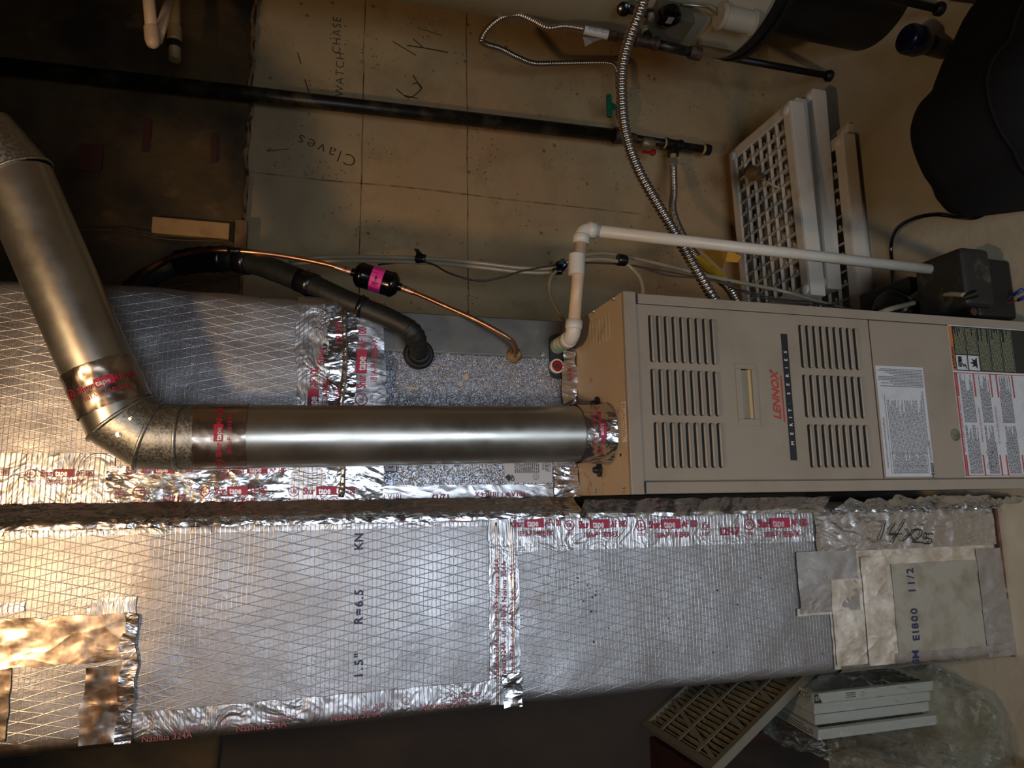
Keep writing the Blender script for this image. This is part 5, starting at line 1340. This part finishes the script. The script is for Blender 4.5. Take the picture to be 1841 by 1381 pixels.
# ================================================================== FILTERS, BAG OF FILTERS
FZt = .365; fbY = 1.56
fcx = A(1463, 1248, Y=fbY); frot = math.radians(-5)
labs = ['white-edged air filter nearest the return duct in the plastic bag, marked with letters', 'plain white air filter second in the row inside the plastic bag', 'plain white air filter third in the row inside the plastic bag', 'white air filter farthest from the duct inside the plastic bag']
zt = [fcx.z, fcx.z-.008, fcx.z-.014, fcx.z-.004]
for k in range(4):
    t = thing('air_filter', labs[k], 'filter', (fcx.x-.028*k, fbY+(.0, .012, .02, .0)[k], 0), 'air filters in a clear bag')
    hgt = zt[k]; th = .024; D_ = .36
    bm = bmesh.new()
    box(bm, -th, 0, 0, .012, 0, hgt); box(bm, -th, 0, D_-.012, D_, 0, hgt); box(bm, -th, 0, .012, D_-.012, hgt-.012, hgt); box(bm, -th, 0, .012, D_-.012, 0, .012)
    o = obj('frame', bm, M['filter_card'], t); o.location = (0, 0, 0)
    bm = bmesh.new(); 
    for j in range(16):
        y = .012+(D_-.024)*j/16; y2 = .012+(D_-.024)*(j+1)/16; ym = (y+y2)/2
        quad(bm, [(-.004, y, .012), (-.020, ym, .012), (-.020, ym, hgt-.012), (-.004, y, hgt-.012)]); quad(bm, [(-.020, ym, .012), (-.004, y2, .012), (-.004, y2, hgt-.012), (-.020, ym, hgt-.012)])
    o = obj('pleats', bm, M['filter_green'], t, ang='keep'); o.location = (0, 0, 0)
    t.rotation_euler = (0, 0, frot)
    if k in (0, 3):
        def mt(u, v): return Vector((u, -.0006, v))
        it = [('t', -.012, hgt-.060, 'MERV' if False else '', .01, 0)] if False else []
        # front edge legend: black corner triangle with the number 15, then small print
        if k == 0:
            o = write('corner_mark', M['ink'], t, [('p', [(-.023, hgt-.001), (-.001, hgt-.001), (-.001, hgt-.012), (-.023, hgt-.024)])], mt); o.location = (0, 0, 0)
            o = write('number', M['paper'], t, [('t', -.011, hgt-.010, '15', .014, UPZ, dict(bold=.03))], lambda u, v: Vector((u, -.0010, v))); o.location = (0, 0, 0)
            it = [('r', -.018+q_*.005, hgt-.125, -.0155+q_*.005, hgt-.095) for q_ in range(3)]+[('o', -.012, hgt-.145, .006, .001)]
            o = write('edge_print', M['greyprint'], t, it, mt); o.location = (0, 0, 0)
            o = write('edge_lettering', M['ink'], t, [('t', -.012, .055, 'HDX', .022, math.pi/2, dict(bold=.02))], lambda u, v: Vector((u, v-.02, hgt+.0006))); o.location = (0, 0, 0)
        else:
            o = write('edge_print', M['greyprint'], t, [('r', -.020+q_*.006, .03+q_*.01, -.017+q_*.006, .15) for q_ in range(3)]+[('t', -.012, .025, '15', .016, -math.pi/2, dict(bold=.03))], lambda u, v: Vector((u, v, hgt+.0006))); o.location = (0, 0, 0)
# crumpled clear bag round them
pbg = bmesh.new(); r_ = bmesh.ops.create_icosphere(pbg, subdivisions=6, radius=1.0)
bcn = Vector((fcx.x-.055, fbY+.12, .195))
for v in pbg.verts:
    d = v.co.normalized(); e = .62
    q = Vector([math.copysign(abs(c)**e, c) for c in d]); q = Vector((q.x*.105, q.y*.33, q.z*.215))
    if d.y < 0: q.y *= 1+.15*(-d.y)
    c1 = noise.noise(d*3.1); c2 = 1-abs(noise.noise(d*6.3+Vector((5, 0, 0)))); c3 = 1-abs(noise.noise(d*14+Vector((0, 9, 0))))
    c4 = 1-abs(noise.noise(Vector((d.x*9, d.y*26+3, d.z*11))));  q += d*(.018*c1+.030*(c2-.7)+.020*(c3-.7)+.010*(c4-.7))
    p = bcn+q; p.z = max(p.z, .003+.004*abs(c1)); p.x = min(p.x, RX0-.012)
    if p.x > -.66 and p.y > 1.57: p.z = min(p.z, .637-(p.x+.645)*1.483-.052)
    v.co = p
tag(obj('clear_plastic_bag', pbg, M['film'], None, False), 'crumpled clear plastic bag holding white air filters beside the foil return duct', 'bag')
# tied-off end of the bag lying towards the camera
pbg = bmesh.new(); ea = A(1600, 1235, Z=.20); eb = A(1758, 1308, Z=.03)
# loose pleated filter on a low dark bench
bench = thing('low_bench', 'low dark stained wooden bench in the shadow left of the return duct', 'bench', (-.95, 1.75, 0))
bx('top_board', M['darkwood'], bench, -1.30, -.685, 1.40, 1.985, .585, .612, bev=.003)
for a, b in ((-1.26, 1.44), (-.735, 1.44), (-1.26, 1.94), (-.735, 1.94)): bx('leg', M['darkwood'], bench, a, a+.04, b, b+.035, 0, .585, bev=.002)
lf = thing('pleated_filter', 'large pleated air filter with a cardboard grid, leaning sloped beside the dark bench', 'filter', (-.645, 1.615, .637))
fw, fd = .465, .37; fx0, fx1, fy0, fy1 = 0, fw, 0, fd; zf0, zf1 = -.022, 0.
bm = bmesh.new()
for q in ((fx0, fx1, fy0, fy0+.018), (fx0, fx1, fy1-.018, fy1), (fx0, fx0+.018, fy0+.018, fy1-.018), (fx1-.018, fx1, fy0+.018, fy1-.018)): box(bm, q[0], q[1], q[2], q[3], zf0, zf1)
obj('frame', bm, pm('shade_grey_filter_card', '6a6556', .75), lf).location = (0, 0, 0)  # frame card coloured dark for the shade of the duct
bm = bmesh.new()
for k in range(-2, 5):
    p_ = [(fx0+.018+.105*k+u, fy0+.018+v, zf1-.0015+w) for u, v, w in ((0, 0, 0), (.012, 0, 0), (.012+.09, fd-.036, 0), (.09, fd-.036, 0))]
    if k >= 0 and k < 3: quad(bm, p_)
for k in range(1, 4): y = fy0+(fy1-fy0)*k/4; box(bm, fx0+.018, fx1-.018, y-.006, y+.006, zf1-.003, zf1-.001)
obj('card_grid', bm, pm('grey_card', '77725f', .8), lf).location = (0, 0, 0)
bm = bmesh.new()
for k in range(26):
    x = fx0+.018+(fx1-fx0-.036)*k/26; x2 = fx0+.018+(fx1-fx0-.036)*(k+1)/26; xm_ = (x+x2)/2
    quad(bm, [(x, fy0+.018, zf0+.002), (xm_, fy0+.018, zf1-.003), (xm_, fy1-.018, zf1-.003), (x, fy1-.018, zf0+.002)]); quad(bm, [(xm_, fy0+.018, zf1-.003), (x2, fy0+.018, zf0+.002), (x2, fy1-.018, zf0+.002), (xm_, fy1-.018, zf1-.003)])
obj('pleats', bm, M['filter_media'], lf, ang='keep').location = (0, 0, 0)
lf.rotation_euler = (0, math.radians(56), 0)
tag(bx('wooden_board', M['darkwood'], None, -.80, -.60, 1.08, 1.30, 0, .03, bev=.003), 'dark brown board on the floor in front of the plastic bag', 'board')

# ================================================================== PVC STUBS, UPPER RIGHT OF THE ROOM
wp = thing('plastic_water_pipe', 'cream plastic pipe with a rounded elbow end hanging in front of the brown kraft paper', 'pipe', tuple(A(275, 80, Y=1.55)))
pa, pb = A(262, -60, Y=1.55), A(273, 60, Y=1.55)
tb('pipe', M['pvc_tan'], wp, [pa, pb], .0125, 20)
lt('end_fitting', M['pvc_tan'], wp, A(272, 50, Y=1.55), pb-pa, [(0, .0125), (.001, .0155), (.030, .0155), (.042, .012), (.048, .003)], 20)
tb('pipe', M['pvc_tan'], wp, [A(282, 72, Y=1.57), A(312, -20, Y=1.72)], .0115, 16)
w2 = thing('capped_water_pipe', 'shadowed plastic pipe stub with a dark band, behind the cream elbow pipe', 'pipe', tuple(A(314, 80, Y=1.78)))
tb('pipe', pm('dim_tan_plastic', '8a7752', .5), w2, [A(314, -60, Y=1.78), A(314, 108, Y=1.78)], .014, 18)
lt('dark_band', M['black'], w2, A(313, 76, Y=1.78), A(314, 108, Y=1.78)-A(314, 76, Y=1.78), [(0, .018), (.016, .018)], 18)
lt('coupling', MATS['dim_tan_plastic'], w2, A(314, 50, Y=1.78), A(314, 108, Y=1.78)-A(314, 76, Y=1.78), [(0, .0175), (.030, .0175)], 18)
